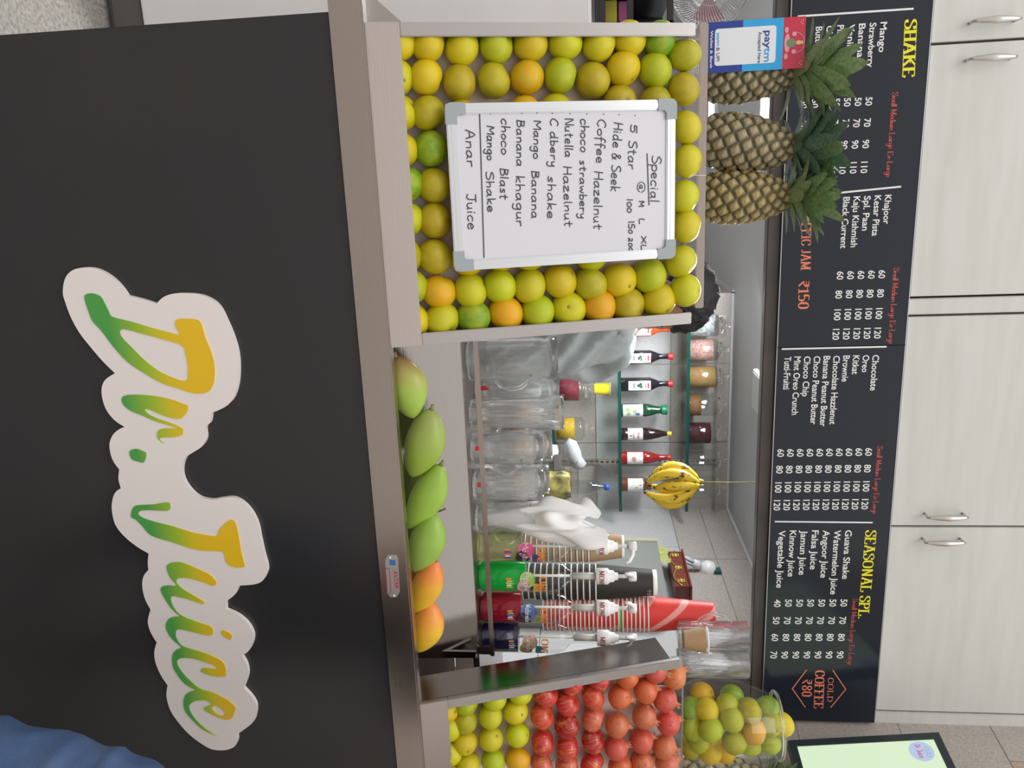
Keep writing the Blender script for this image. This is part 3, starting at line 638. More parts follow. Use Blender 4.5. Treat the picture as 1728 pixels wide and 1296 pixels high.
RL = [('lowest row beside the steel lip', [(754, 1197, 'y'), (758, 1229, 'b'), (759, 1270, 'b'), (763, 1308, 'y')]),
      ('second row up', [(786, 1186, 'l'), (784, 1217, 'v'), (784, 1253, 'y'), (789, 1290, 'b')]),
      ('third row up', [(834, 1178, 'b'), (827, 1208, 'b'), (828, 1246, 'b'), (832, 1284, 'l')]),
      ('fourth row up, just under the apples', [(878, 1168, 'b'), (870, 1200, 'y'), (873, 1239, 'b'), (873, 1281, 'o')])]
for rn, row in RL:
    for i, (q, p, c) in enumerate(row):
        v = tray_at(p, q, -.028); lime(v, 21.8 * px(v), c, '%s sweet lime, right tray, %s, %s from left' % (LW[c], rn, ORD[i]), 'sweet limes in the right tray')

# ---------------------------------------------------------------- apples
def apple_mat():
    m = mat('apple_skin', (.6, .05, .04), .25, coat=.2); n = m.node_tree.nodes; L = m.node_tree.links; b = n['Principled BSDF']
    c = n.new('ShaderNodeTexCoord'); sx = n.new('ShaderNodeSeparateXYZ'); L.new(c.outputs['Object'], sx.inputs[0])
    at2 = n.new('ShaderNodeMath'); at2.operation = 'ARCTAN2'; L.new(sx.outputs[1], at2.inputs[0]); L.new(sx.outputs[0], at2.inputs[1])
    cb = n.new('ShaderNodeCombineXYZ'); L.new(at2.outputs[0], cb.inputs[0]); L.new(sx.outputs[2], cb.inputs[1])
    oi = n.new('ShaderNodeObjectInfo'); L.new(oi.outputs['Random'], cb.inputs[2])
    mp = n.new('ShaderNodeMapping'); mp.inputs['Scale'].default_value = (7, .8, 40); L.new(cb.outputs[0], mp.inputs[0])
    t = n.new('ShaderNodeTexNoise'); t.inputs['Scale'].default_value = 1.6; t.inputs['Detail'].default_value = 5; L.new(mp.outputs[0], t.inputs[0])
    r = n.new('ShaderNodeMapRange'); r.inputs[1].default_value = .50; r.inputs[2].default_value = 1.0; L.new(t.outputs[0], r.inputs[0])
    t2 = n.new('ShaderNodeTexNoise'); t2.inputs['Scale'].default_value = 1.2; L.new(c.outputs['Object'], t2.inputs[0])
    r2 = n.new('ShaderNodeMapRange'); r2.inputs[1].default_value = .60; r2.inputs[2].default_value = .95; L.new(t2.outputs[0], r2.inputs[0])
    ad = n.new('ShaderNodeMath'); ad.operation = 'ADD'; ad.use_clamp = True; L.new(r.outputs[0], ad.inputs[0]); L.new(r2.outputs[0], ad.inputs[1])
    mx = n.new('ShaderNodeMix'); mx.data_type = 'RGBA'; L.new(ad.outputs[0], mx.inputs[0]); L.new(oi.outputs['Color'], mx.inputs[6]); mx.inputs[7].default_value = (.80, .45, .10, 1)
    L.new(mx.outputs[2], b.inputs['Base Color']); return m
M_apple = apple_mat(); M_stem = mat('fruit_stem', (.16, .10, .04), .8)
m_ = S(); pr = []
for j in range(19):
    a = PI * j / 18; r = math.sin(a) * (1 + .06 * math.cos(a)) ; z = -math.cos(a) * .90
    if a > PI - .75: k_ = 1 - (PI - a) / .75; z -= .26 * k_ * k_
    if a < .6: k_ = 1 - a / .6; z += .16 * k_ * k_
    pr.append((max(r * (1 + .10 * math.sin(a / 2) ** 2), 1e-5), z))
m_.lathe(pr, 24, cap=False, rib=lambda a, z: .018 * math.cos(5 * a) * (1 if z < 0 else .4)); APPLE = m_.mesh('apple', M_apple)
m_ = S(); m_.tube([(0, 0, .60), (.01, 0, .78), (.05, 0, .98)], [.035, .03, .045], 7); ASTEM = m_.mesh('stem', M_stem)
AP = [('lowest apple row', [(921, 1171, 0), (915, 1208, 1), (916, 1252, 0), (914, 1291, 2)]), ('middle apple row', [(967, 1151, 0), (958, 1186, 0), (956, 1224, 3), (957, 1261, 0), (956, 1293, 2)]),
      ('highest apple row', [(1011, 1143, 0), (1001, 1175, 1), (1001, 1212, 2), (1001, 1249, 3), (999, 1289, 0)])]
AC = [(.52, .025, .03), (.56, .06, .03), (.58, .11, .07), (.38, .008, .02)]; AW = ['red', 'yellow-flushed red', 'pale red', 'dark crimson']
for rn, row in AP:
    for i, (q, p, c) in enumerate(row):
        v = tray_at(p, q, -.028); r = 21.5 * px(v); rs = random.Random(q * p)
        o = link('apple', APPLE); o.location = v; o.scale = (r, r, r); o.rotation_euler = (rs.uniform(-.6, .5), rs.uniform(-.7, .7), rs.uniform(0, 6)); o.color = (*AC[c], 1)
        tag(o, '%s apple in the right tray, %s, %s from the left' % (AW[c], rn, ORD[i]), 'fruit', 'apples in the right tray'); link('stem', ASTEM, o)

# ---------------------------------------------------------------- pomegranates
M_pom = mat('pomegranate_skin', objcol=True, var=(.50, .16, .045), vs=3.5, rough=.30, bump=.15, bs=60, coat=.15)
M_cal = mat('pomegranate_calyx', (.55, .20, .10), .6)
M_fleck = mat('brown_speckle', (.10, .035, .02), .7)
m_ = S(); pr = []
for j in range(17):
    a = PI * j / 16; r = math.sin(a); z = -math.cos(a) * .93
    if a > PI - .5: z += .10 * (1 - (PI - a) / .5) ** 1.5
    pr.append((max(r, 1e-5), z))
m_.lathe(pr, 24, cap=False, rib=lambda a, z: .03 * math.cos(6 * a) * max(0, 1 - z * z)); POM = m_.mesh('pomegranate', M_pom)
m_ = S()
m_.lathe([(.30, .90), (.20, 1.02), (.19, 1.10), (.14, 1.10), (.12, 1.0), (.001, .98)], 12, cap=False)
for i in range(6):
    a = i * PI / 3; ca, sa = math.cos(a), math.sin(a); w2 = .10
    m_.add([(ca * .17 - sa * w2, sa * .17 + ca * w2, 1.07), (ca * .17 + sa * w2, sa * .17 - ca * w2, 1.07), (ca * .28, sa * .28, 1.34), (ca * .13 - sa * w2, sa * .13 + ca * w2, 1.07), (ca * .13 + sa * w2, sa * .13 - ca * w2, 1.07)], [(0, 1, 2), (4, 3, 2), (0, 2, 3), (1, 4, 2)])
CAL = m_.mesh('calyx', M_cal)
def fleck_mesh(k):
    rs = random.Random(k); m = MB()
    for i in range(26):
        d = Vector((rs.gauss(0, 1), rs.gauss(0, 1), rs.gauss(0, .8))).normalized(); sz = rs.uniform(.018, .055); a = d.orthogonal().normalized(); b = d.cross(a)
        c = Vector((d.x * 1.004, d.y * 1.004, d.z * .936)) ; c = c * 1.012
        m.add([c + a * sz * math.cos(t) + b * sz * math.sin(t) * .8 for t in (0, 1.05, 2.1, 3.14, 4.2, 5.25)], [tuple(range(6))])
    return m.mesh('speckles', M_fleck)
FLK = [fleck_mesh(k) for k in range(3)]
PO = [('lowest pomegranate row', [(1058, 1140, 0), (1046, 1175, 0), (1041, 1223, 1), (1040, 1262, 2), (1046, 1294, 0)]), ('middle pomegranate row', [(1106, 1131, 2), (1089, 1165, 0), (1087, 1208, 1), (1082, 1250, 2), (1083, 1287, 1)]),
      ('topmost pomegranate row', [(1137, 1141, 3), (1122, 1180, 2), (1127, 1219, 4), (1121, 1260, 1), (1125, 1289, 1)])]
PC = [(.66, .13, .045), (.60, .15, .07), (.60, .07, .06), (.68, .20, .06), (.66, .05, .06)]; PW = ['orange-red', 'dull brick-red', 'deep red', 'orange', 'bright pinkish-red']
for rn, row in PO:
    for i, (q, p, c) in enumerate(row):
        v = tray_at(p, q, -.024); r = 21.5 * px(v); rs = random.Random(q * p + 1)
        o = link('pomegranate', POM); o.location = v; o.scale = (r, r, r); o.rotation_euler = (rs.uniform(-.2, .5), rs.uniform(-.1, .5), rs.uniform(0, 6)); o.color = (*PC[c], 1)
        tag(o, '%s pomegranate in the right tray, %s, %s from the left' % (PW[c], rn, ORD[i]), 'fruit', 'pomegranates in the right tray')
        link('calyx', CAL, o); f_ = link('speckles', FLK[rs.randrange(3)], o); f_['kind'] = 'stuff'

# ---------------------------------------------------------------- mangoes in the trough
def mango(tip, end, wid, rgb, label, depth_y, rgb2, roll=0.):
    """tip, end = (q, p) of stem end and blunt end; wid = picture width"""
    y = depth_y; a = at(tip[1], tip[0], y=y); b = at(end[1], end[0], y=y); ax = (b - a); Ln = ax.length; ax.normalize(); s_ = px((a + b) / 2); W = wid * 1.16 * s_ / 2
    side = Vector((0, -1, 0)).cross(ax).normalized(); fr = ax.cross(side).normalized()
    if side.z < 0: side = -side
    m = S(); n = 26; pr = 26; vs = []; fs = []
    for j in range(pr + 1):
        t = j / pr; 
        r = (math.sin(PI * t ** .86) ** .66) * (1 - .12 * (1 - t) ** 2) if 0 < t < 1 else 0
        bend = .26 * W * math.sin(PI * t) - .10 * W
        for i in range(n):
            an = 2 * PI * i / n; vs.append(ax * (t * Ln) + side * (r * W * math.cos(an) + bend * .6) + Vector((0, 1, 0)) * (r * W * .80 * math.sin(an)))
    for j in range(pr):
        for i in range(n):
            i2 = (i + 1) % n; fs.append((j * n + i, (j + 1) * n + i, (j + 1) * n + i2, j * n + i2))
    m.add(vs, fs); me = m.mesh('mango', mango_mat(label, rgb, rgb2, ax * Ln)); o = link('mango', me); o.location = a; fix(o)
    tag(o, label, 'fruit', 'mangoes in the steel trough')
    s2 = S(); c = -ax * .001 + side * (-.06 * W); s2.tube([c + ax * .004, c - ax * .003, c - ax * .007], [.006, .0034, .0042], 8); s2.build('stem', mat('mango_stem', (.30, .26, .09), .7), o)
    return o
def mango_mat(nm, c1, c2_, vec):
    m = mat('mango_' + nm[:24], c1, .38); n = m.node_tree.nodes; L = m.node_tree.links
    c = n.new('ShaderNodeTexCoord'); dt = n.new('ShaderNodeVectorMath'); dt.operation = 'DOT_PRODUCT'; L.new(c.outputs['Object'], dt.inputs[0]); v = Vector(vec) / Vector(vec).length_squared; dt.inputs[1].default_value = v
    t = n.new('ShaderNodeTexNoise'); t.inputs['Scale'].default_value = 22; t.inputs['Detail'].default_value = 3; L.new(c.outputs['Object'], t.inputs[0])
    ad = n.new('ShaderNodeMath'); ad.operation = 'MULTIPLY_ADD'; L.new(t.outputs[0], ad.inputs[0]); ad.inputs[1].default_value = .5; L.new(dt.outputs['Value'], ad.inputs[2])
    r = n.new('ShaderNodeMapRange'); r.inputs[1].default_value = .35; r.inputs[2].default_value = .9; L.new(ad.outputs[0], r.inputs[0])
    mx = n.new('ShaderNodeMix'); mx.data_type = 'RGBA'; L.new(r.outputs[0], mx.inputs[0]); mx.inputs[6].default_value = (*c2_, 1); mx.inputs[7].default_value = (*c1, 1); L.new(mx.outputs[2], n['Principled BSDF'].inputs['Base Color'])
    return m
G1 = (.33, .50, .07); G2 = (.28, .46, .06)
mango((669, 600), (700, 706), 62, (.36, .52, .08), 'green mango with a red-blushed stem end, leftmost, touching the left tray', 1.462, (.42, .26, .11))
mango((731, 690), (697, 806), 60, (.32, .46, .06), 'broad dull-green mango, second from the left in the trough', 1.470, (.30, .36, .09))
mango((747, 784), (690, 893), 52, (.34, .55, .07), 'fresh light-green mango, slim and strongly tilted, third in the trough', 1.478, (.27, .42, .05))
mango((735, 866), (700, 966), 54, (.33, .50, .09), 'light-green mango with a dark upright stalk, fourth in the trough', 1.474, (.25, .42, .05))
mango((737, 945), (698, 1036), 46, (.80, .52, .03), 'orange-pink mango leaning between the green ones and the last yellow one', 1.474, (.80, .20, .05))
mango((730, 1016), (706, 1101), 50, (.85, .55, .03), 'yellow mango with an orange stem end, rightmost in the trough', 1.474, (.80, .24, .05))
c = at(866 - 2, 741, y=1.474); m_ = S(); m_.tube([c + Vector((0, 0, -.006)), c + Vector((-.004, 0, .007)), c + Vector((-.008, 0, .014))], [.0022, .0018, .0024], 7)
m_.build('stalk', mat('dark_stalk', (.12, .09, .05), .7), bpy.data.objects['mango.003']).matrix_parent_inverse = Matrix.Translation(-bpy.data.objects['mango.003'].location)

# ================================================================ WHITEBOARD
WN_ = .016
def wb(p, q, n=WN_): return tray_at(p, q, n)
def wb8(x, y): return (160 + y / 4.114, 740 + x / 4.114)        # crop -> (p, q)
cs = [wb(*wb8(65, 40)), wb(*wb8(1672, 48)), wb(*wb8(1615, 1145)), wb(*wb8(95, 1210))]   # BL, TL, TR, BR
def uv(v): d = v - TO; return d.dot(TU), d.dot(TV)
cu = [uv(c) for c in cs]; u0 = (cu[0][0] + cu[1][0]) / 2; u1 = (cu[2][0] + cu[3][0]) / 2; v0 = (cu[0][1] + cu[3][1]) / 2; v1 = (cu[1][1] + cu[2][1]) / 2
print('WB', cu)
M_wb = mat('whiteboard_enamel', (.66, .66, .72), .25); M_cor = mat('grey_corner_cap', (.33, .37, .39), .45)
wt = thing('whiteboard', 'white marker board in an aluminium frame leaning on the limes, handwritten Special list', 'whiteboard', (0, 0, 0))
tmb().box((u0 + .004, v0 + .004, WN_ - .008), (u1 - .004, v1 - .004, WN_ - .003)).build('writing_surface', M_wb, wt)
fw = .0185
for a, b in (((u0, v0), (u0 + fw, v1)), ((u1 - fw, v0), (u1, v1)), ((u0 + fw, v0), (u1 - fw, v0 + fw)), ((u0 + fw, v1 - fw), (u1 - fw, v1))):
    m_ = tmb(); m_.bbox((a[0], a[1], WN_ - .012), (b[0], b[1], WN_ + .001), .002)
    if b[0] - a[0] < b[1] - a[1]: m_.box(((a[0] + b[0]) / 2 - .001, a[1], WN_ + .001), ((a[0] + b[0]) / 2 + .003, b[1], WN_ + .0018))
    else: m_.box((a[0], (a[1] + b[1]) / 2 - .001, WN_ + .001), (b[0], (a[1] + b[1]) / 2 + .003, WN_ + .0018))
    m_.build('frame_rail', M_alu, wt)
for cx, cy, sx_, sy_ in ((u0, v0, 1, 1), (u1, v0, -1, 1), (u0, v1, 1, -1), (u1, v1, -1, -1)):
    rr = .012; pts = []
    for k in range(7):
        a = PI / 2 * k / 6; pts.append((-.0015 + rr - rr * math.cos(a), -.0015 + rr - rr * math.sin(a)))
    poly = pts + [(.036, -.0015), (.036, .0195), (.024, .0195), (.0195, .024), (.0195, .036), (-.0015, .036)]
    m_ = tmb(); m_.prism([(cx + sx_ * x, cy + sy_ * y) for x, y in poly], lambda u, v, d: (u, v, d), WN_ - .013, WN_ + .0025); fix(m_.build('corner_cap', M_cor, wt))
wk = MB()
def wline(x, y): v = wb(*wb8(x, y)); return v
def wtext(s_, bx0, y0, bx1, y1, cap, pen=.0020):
    """baseline from crop point (bx0, y0) to (bx1, y1); cap = capital height in crop px"""
    a, b = wb(*wb8(bx0, y0)), wb(*wb8(bx1, y1)); e = (b - a); ln = e.length; e.normalize(); up = (TV - e * TV.dot(e)).normalized(); k_ = px(a) / 4.114
    stroke_text(wk, s_, HAND, lambda u, v: a + e * u + up * v + TN * -.0022, ln, cap * k_, pen, jitter=.0005, slant=.06)
def wl_(x0, y0, x1, y1, pen=.0020):
    a, b = wb(*wb8(x0, y0)), wb(*wb8(x1, y1)); ua, ub = uv(a), uv(b); ribbon(wk, [ua, ub], lambda u, v: tp(u, v, WN_ - .0022), pen)
WN0 = WN_
wtext('Special', 1488, 425, 1475, 740, 66); wl_(1452, 408, 1465, 765)
wtext('a', 1398, 625, 1398, 652, 40); wtext('M', 1396, 738, 1396, 775, 42); wtext('L', 1398, 862, 1398, 895, 40); wtext('XL', 1412, 985, 1412, 1080, 38)
a_ = wb(*wb8(1411, 641)); ua = uv(a_); ribbon(wk, [(ua[0] + .0095 * math.cos(t), ua[1] + .0080 * math.sin(t)) for t in [PI * 2 * i / 18 for i in range(18)]], lambda u, v: tp(u, v, WN_ - .0022), .0015)
wtext('5', 1338, 207, 1338, 262, 48); wtext('Star', 1325, 320, 1320, 510, 62); wtext('100', 1312, 722, 1315, 815, 46); wtext('150', 1322, 878, 1322, 962, 46); wtext('200', 1325, 995, 1325, 1085, 40)
wtext('Hide & Seek', 1222, 195, 1200, 665, 66); wtext('Coffee', 1110, 170, 1100, 470, 60); wtext('Hazelnut', 1086, 535, 1082, 930, 62)
wtext('choco', 990, 168, 990, 392, 62); wtext('strawbery', 984, 455, 985, 855, 52); wtext('Nutella', 882, 165, 882, 428, 60); wtext('Hazelnut', 870, 500, 880, 912, 58)
wtext('C dbery', 780, 165, 780, 495, 56); wtext('shake', 762, 565, 760, 855, 58); wtext('Mango', 666, 180, 662, 438, 56); wtext('Banana', 650, 530, 650, 855, 56)
wtext('Banana', 546, 175, 545, 492, 58); wtext('khagur', 540, 565, 545, 908, 60); wtext('choco', 440, 165, 438, 408, 60); wtext('Blast', 432, 512, 430, 722, 58)
wtext('Mango', 340, 218, 340, 450, 56); wtext('Shake', 330, 535, 345, 812, 56); wtext('Anar', 190, 242, 200, 492, 66, .002); wtext('Juice', 198, 690, 208, 932, 66, .002)
wl_(287, 120, 318, 1130)
for x, y in ((1367, 143), (1258, 137), (1150, 133), (1033, 133), (917, 130), (793, 128), (687, 125), (580, 127), (466, 125), (363, 130)):
    v = wb(*wb8(x, y)); ua = uv(v); wk.add([tp(ua[0] + .0012 * math.cos(t), ua[1] + .0012 * math.sin(t), WN_ - .0022) for t in [PI / 3 * i for i in range(6)]], [tuple(range(6))])
wk.build('handwriting', mat('marker_ink', (.035, .033, .045), .5), wt)
# ================================================================ SHELF AND PINEAPPLES BEHIND THE LEFT TRAY
G_thin = thin_glass('clear_glass', (.95, .97, .96), .45)
G_edge = mat('green_glass_edge', (.008, .065, .05), .15)
YR = 1.76
ra = at(38, 1191, y=YR); rb = at(520, 1180, y=YR); zr = (ra.z + rb.z) / 2
t = thing('fruit_shelf', 'thin steel shelf with a square front rail behind the left tray, carrying pineapples', 'shelf', (0, 0, 0))
MB().bbox((ra.x, YR, zr - .011), (rb.x, YR + .014, zr + .008), .002).build('front_rail', M_steel, t)
MB().box((ra.x, YR + .014, zr - .010), (rb.x, YR + .25, zr - .004)).build('shelf_plate', M_steel, t)
for x in (ra.x + .02, rb.x - .03): MB().box((x, YR + .1, 1.163), (x + .018, YR + .118, zr - .010)).build('post', M_steelv, t)
ZS = zr - .004
w_ = at(295, 1185, y=YR - .003); m_ = S(); m_.tube([(w_.x, YR + .016, zr + .01), (w_.x + .002, YR - .003, zr + .008), (w_.x, YR - .006, zr - .02), (w_.x - .01, YR - .06, zr - .035), (w_.x + .006, YR - .10, zr - .05)], .0008, 5)
tag(m_.build('wire_tie', mat('wire_white', (.8, .8, .8), .4)), 'thin white wire tied round the shelf rail above the whiteboard', 'wire')

def vcol_mat(name, rough=.5, bump=0):
    m = mat(name, rough=rough, bump=bump, bs=300); n = m.node_tree.nodes
    a = n.new('ShaderNodeAttribute'); a.attribute_name = 'Col'; m.node_tree.links.new(a.outputs['Color'], n['Principled BSDF'].inputs['Base Color']); return m
M_pine = vcol_mat('pineapple_rind', .5)
def pine_body(seed, H, Rm, warm):
    rs = np.random.RandomState(seed); nt_, nz = 120, 92
    def prof(t): return Rm * (np.sin(np.pi * np.clip(.06 + t * .86, 0, 1)) ** .42) * (1.02 - .34 * t ** 1.6)
    ne = 118; k = np.arange(ne); te = (k + .5) / ne; ae = (k * 2.399963) % (2 * np.pi)
    T, A = np.meshgrid(np.linspace(0, 1, nz), np.linspace(0, 2 * np.pi, nt_, endpoint=False), indexing='ij')
    r = prof(T); d = np.full((2,) + T.shape, 9.); up = np.zeros(T.shape)
    for i in range(ne):
        da = np.abs((A - ae[i] + np.pi) % (2 * np.pi) - np.pi); sa = ((A - ae[i] + np.pi) % (2 * np.pi) - np.pi) * r; dz = (T - te[i]) * H
        dd = np.sqrt((sa / 1.0) ** 2 + (dz / 1.0) ** 2); m = dd < d[0]
        d[1] = np.where(m, d[0], np.minimum(d[1], dd)); up = np.where(m, dz, up); d[0] = np.where(m, dd, d[0])
    e = np.clip((d[1] - d[0]) / .011, 0, 1); hgt = 0.0068 * (e * e * (3 - 2 * e)) + .0030 * np.exp(-((up - .001) / .003) ** 2 - (d[0] / .0045) ** 2) - .0015
    rr = np.maximum(r + hgt * np.clip(np.minimum(T, 1 - T) * 14, 0, 1), .001)
    vs = np.stack([rr * np.cos(A), rr * np.sin(A), T * H - .0], -1).reshape(-1, 3)
    m = S(); fs = []
    for j in range(nz - 1):
        for i in range(nt_):
            i2 = (i + 1) % nt_; fs.append((j * nt_ + i, j * nt_ + i2, (j + 1) * nt_ + i2, (j + 1) * nt_ + i))
    m.add([tuple(v) for v in vs], fs + [tuple(range(nt_ - 1, -1, -1)), tuple((nz - 1) * nt_ + i for i in range(nt_))])
    me = m.mesh('body', M_pine)
    eye = np.array([.34, .29, .17]) * (1 - warm) + np.array([.40, .30, .10]) * warm; gap = np.array([.05, .05, .03]); tipc = np.array([.50, .42, .28])
    c = gap + (eye - gap) * e[..., None]; tw = np.exp(-(d[0] / .0032) ** 2)[..., None] * .6; c = c * (1 - tw) + tipc * tw
    c = c * (1 + .10 * rs.randn(*T.shape)[..., None]); c = np.clip(c, .01, 1)
    ca = me.color_attributes.new('Col', 'FLOAT_COLOR', 'POINT'); ca.data.foreach_set('color', np.concatenate([c.reshape(-1, 3), np.ones((c.size // 3, 1))], 1).astype(np.float32).ravel())
    return me
M_leaf = mat('pineapple_leaf', (.17, .28, .12), .42, var=(.30, .40, .20), vs=18); M_leafd = mat('pineapple_leaf_dark', (.07, .15, .10), .42, var=(.16, .25, .17), vs=18)
def leaf_mesh(k, m_):
    rs = random.Random(k); m = S(); n = 9; vs = []; fs = []; curl = rs.uniform(.2, .9)
    for i in range(n + 1):
        t = i / n; wd = .128 * (1 - t) ** .62 * (1 + 1.1 * t) * (1 if t < .999 else 0); x = t * (1 - .18 * curl * t); z = -curl * .38 * t * t
        for s_, dz in ((-1, .05), (0, 0), (1, .05)): vs.append((x, s_ * wd, z + dz * (1 - t) * .9))
    for i in range(n):
        for j in range(2): fs.append((3 * i + j, 3 * i + j + 1, 3 * i + j + 4, 3 * i + j + 3))
    m.add(vs, fs); return m.mesh('leaf', m_)
LEAF = [leaf_mesh(k, M_leaf) for k in range(4)] + [leaf_mesh(9 + k, M_leafd) for k in range(3)]
def pineapple(p, q0, q1, wpx, ptop, label, y, seed, warm, dark, nleaf=44, Lf=.095, zb=None):
    a = at(p, q0, y=y); b = at(ptop, q1, y=y); zb = ZS if zb is None else zb
    t = thing('pineapple', label, 'pineapple', (a.x, y, zb), 'pineapples')
    H = (b.z - zb); ax = Vector((b.x - a.x, 0, H)); Rm = wpx / 2 * px(a) * .96
    o = link('body', pine_body(seed, ax.length, Rm, warm), t); o.rotation_euler = Vector((0, 0, 1)).rotation_difference(ax).to_euler(); o.rotation_euler.z += 0
    rs = random.Random(seed); base = Vector(ax)
    for i in range(nleaf):
        f = i / nleaf; el = R(20 + 60 * f ** .85 + rs.uniform(-7, 7)); az = i * 2.39996 + rs.uniform(-.2, .2); L = Lf * (.62 + .55 * math.sin(PI * min(f * .9 + .12, 1))) * rs.uniform(.85, 1.12)
        lf = link('leaf', LEAF[(rs.randrange(4) if not (dark and f < .6) else 4 + rs.randrange(3))], t)
        lf.location = base - ax.normalized() * (.014 - .052 * f) + Vector((math.cos(az), math.sin(az), 0)) * (.010 * (1 - f)); lf.scale = (L, L * 1.15, L)
        lf.rotation_euler = (0, -el, az)
    return t
pineapple(134, 1195, 1338, 88, 124, 'dark pineapple partly hidden behind the blue payment card', 1.85, 1, .05, False, Lf=.118, nleaf=66)
pineapple(233, 1192, 1338, 101, 250, 'grey-brown pineapple with a dark tight crown, in the middle of the shelf', 1.855, 2, .12, True, nleaf=60, Lf=.108)
pineapple(333, 1190, 1332, 94, 331, 'golden-brown pineapple with a bushy green crown, nearest the man', 1.85, 3, .75, False, nleaf=72, Lf=.105)

# ---------------------------------------------------------------- payment card
YC = 1.79
t = thing('payment_card', 'upright blue, white and red payment card standing before the leftmost pineapple', 'card', (0, 0, 0))
cA, cB = at(38, 1194, y=YC), at(124, 1194, y=YC); cT = at(35, 1359, y=YC).z
x0, x1, z0 = cA.x, cB.x, zr - .004; ZC = lambda q: at(80, q, y=YC).z
def cbox(nm, qa, qb, m, xa=x0, xb=x1, d=0.): return MB().box((xa, YC - d, (ZC(qa) if qa else z0)), (xb, YC + .003, ZC(qb))).build(nm, m, t)
cbox('dark_blue_band', 0, 1253, mat('card_navy', (.02, .05, .30), .3)); cbox('light_blue_band', 1253, 1321, mat('card_sky', (.03, .38, .78), .3)); cbox('red_band', 1321, 1358, mat('card_red', (.55, .035, .075), .3))
wpan = mat('card_white', (.78, .82, .88), .35)
rr = .006; xa, xb, za, zb2 = x0 + .014, x1 - .014, ZC(1206), ZC(1309)
poly = [(cx + rr * math.cos(a), cz + rr * math.sin(a)) for cx, cz, a0 in ((xb - rr, za + rr, -90), (xb - rr, zb2 - rr, 0), (xa + rr, zb2 - rr, 90), (xa + rr, za + rr, 180)) for a in [R(a0 + 30 * k) for k in range(4)]]
MB().prism(poly, lambda u, v, d: (u, d, v), YC - .0006, YC).build('white_panel', wpan, t)
def ctext(s_, p, q, width_px, cap_px, m_, col):
    o = at(p, q, y=YC); k_ = px(o); print_text(m_, s_, lambda u, v: (o.x + u, YC - .0012, o.z + v), width_px * k_, cap_px * k_, bold=.0004)
m_ = MB(); ctext('pay', 52, 1291, 28, 11, m_, 0); m_.build('navy_lettering', MATS['card_navy'], t)
m_ = MB(); ctext('tm', 81, 1290, 22, 11, m_, 0); ctext('paytm', 56, 1210, 20, 5, m_, 0); m_.build('sky_lettering', MATS['card_sky'], t)
m_ = MB(); ctext('Accepted Here', 54, 1280, 49, 5.5, m_, 0); m_.build('grey_lettering', mat('card_grey', (.12, .13, .16), .5), t); m_ = MB(); ctext('& UPI', 80, 1209, 22, 5.5, m_, 0); m_.build('grey_lettering', MATS['card_grey'], t)
m_ = MB(); ctext('Wallet & Bank', 52, 1199, 60, 4, m_, 0)
m_.build('white_lettering', M_ptw, t)
m_ = MB(); cx, cz = (x0 + x1) / 2, ZC(1323)     # small seated emblem on the red band
def disc(mb, x, z, rx, rz, yo=.0008, n=12, k=None): mb.add([(x + rx * math.cos(2 * PI * i / n), YC - yo, z + rz * math.sin(2 * PI * i / n)) for i in range(n)], [tuple(range(n))], k)
def ring(mb, x, z, r, w2, a0, a1, k, yo=.0009):
    pts = [(x + r * math.cos(a0 + (a1 - a0) * i / 14), z + r * math.sin(a0 + (a1 - a0) * i / 14)) for i in range(15)]; kk = mb.k; mb.k = k; ribbon(mb, pts, lambda u, v: (u, YC - yo, v), w2); mb.k = kk
disc(m_, cx, cz + .006, .019, .006, k=1); disc(m_, cx, cz + .014, .009, .010, .0010, k=2); disc(m_, cx, cz + .029, .0045, .0055, .0011, k=0); disc(m_, cx, cz + .036, .0035, .003, .0012, k=0)
ring(m_, cx, cz + .020, .021, .0012, R(-10), R(190), 1)
for s_ in (-1, 1): disc(m_, cx + s_ * .017, cz + .020, .004, .005, .0010, k=1); disc(m_, cx + s_ * .026, cz + .004, .006, .004, .0010, k=1)
for sx_ in (-.040, .040):
    for dx, dz in ((0, 0), (.004, .003), (-.003, .004)): disc(m_, cx + sx_ + dx, ZC(1350) + dz, .0012, .0012, k=0)
m_.build('emblem', [mat('emblem_gold', (.75, .50, .18), .5), mat('emblem_pink', (.75, .32, .40), .5), mat('emblem_green', (.16, .25, .16), .5)], t)

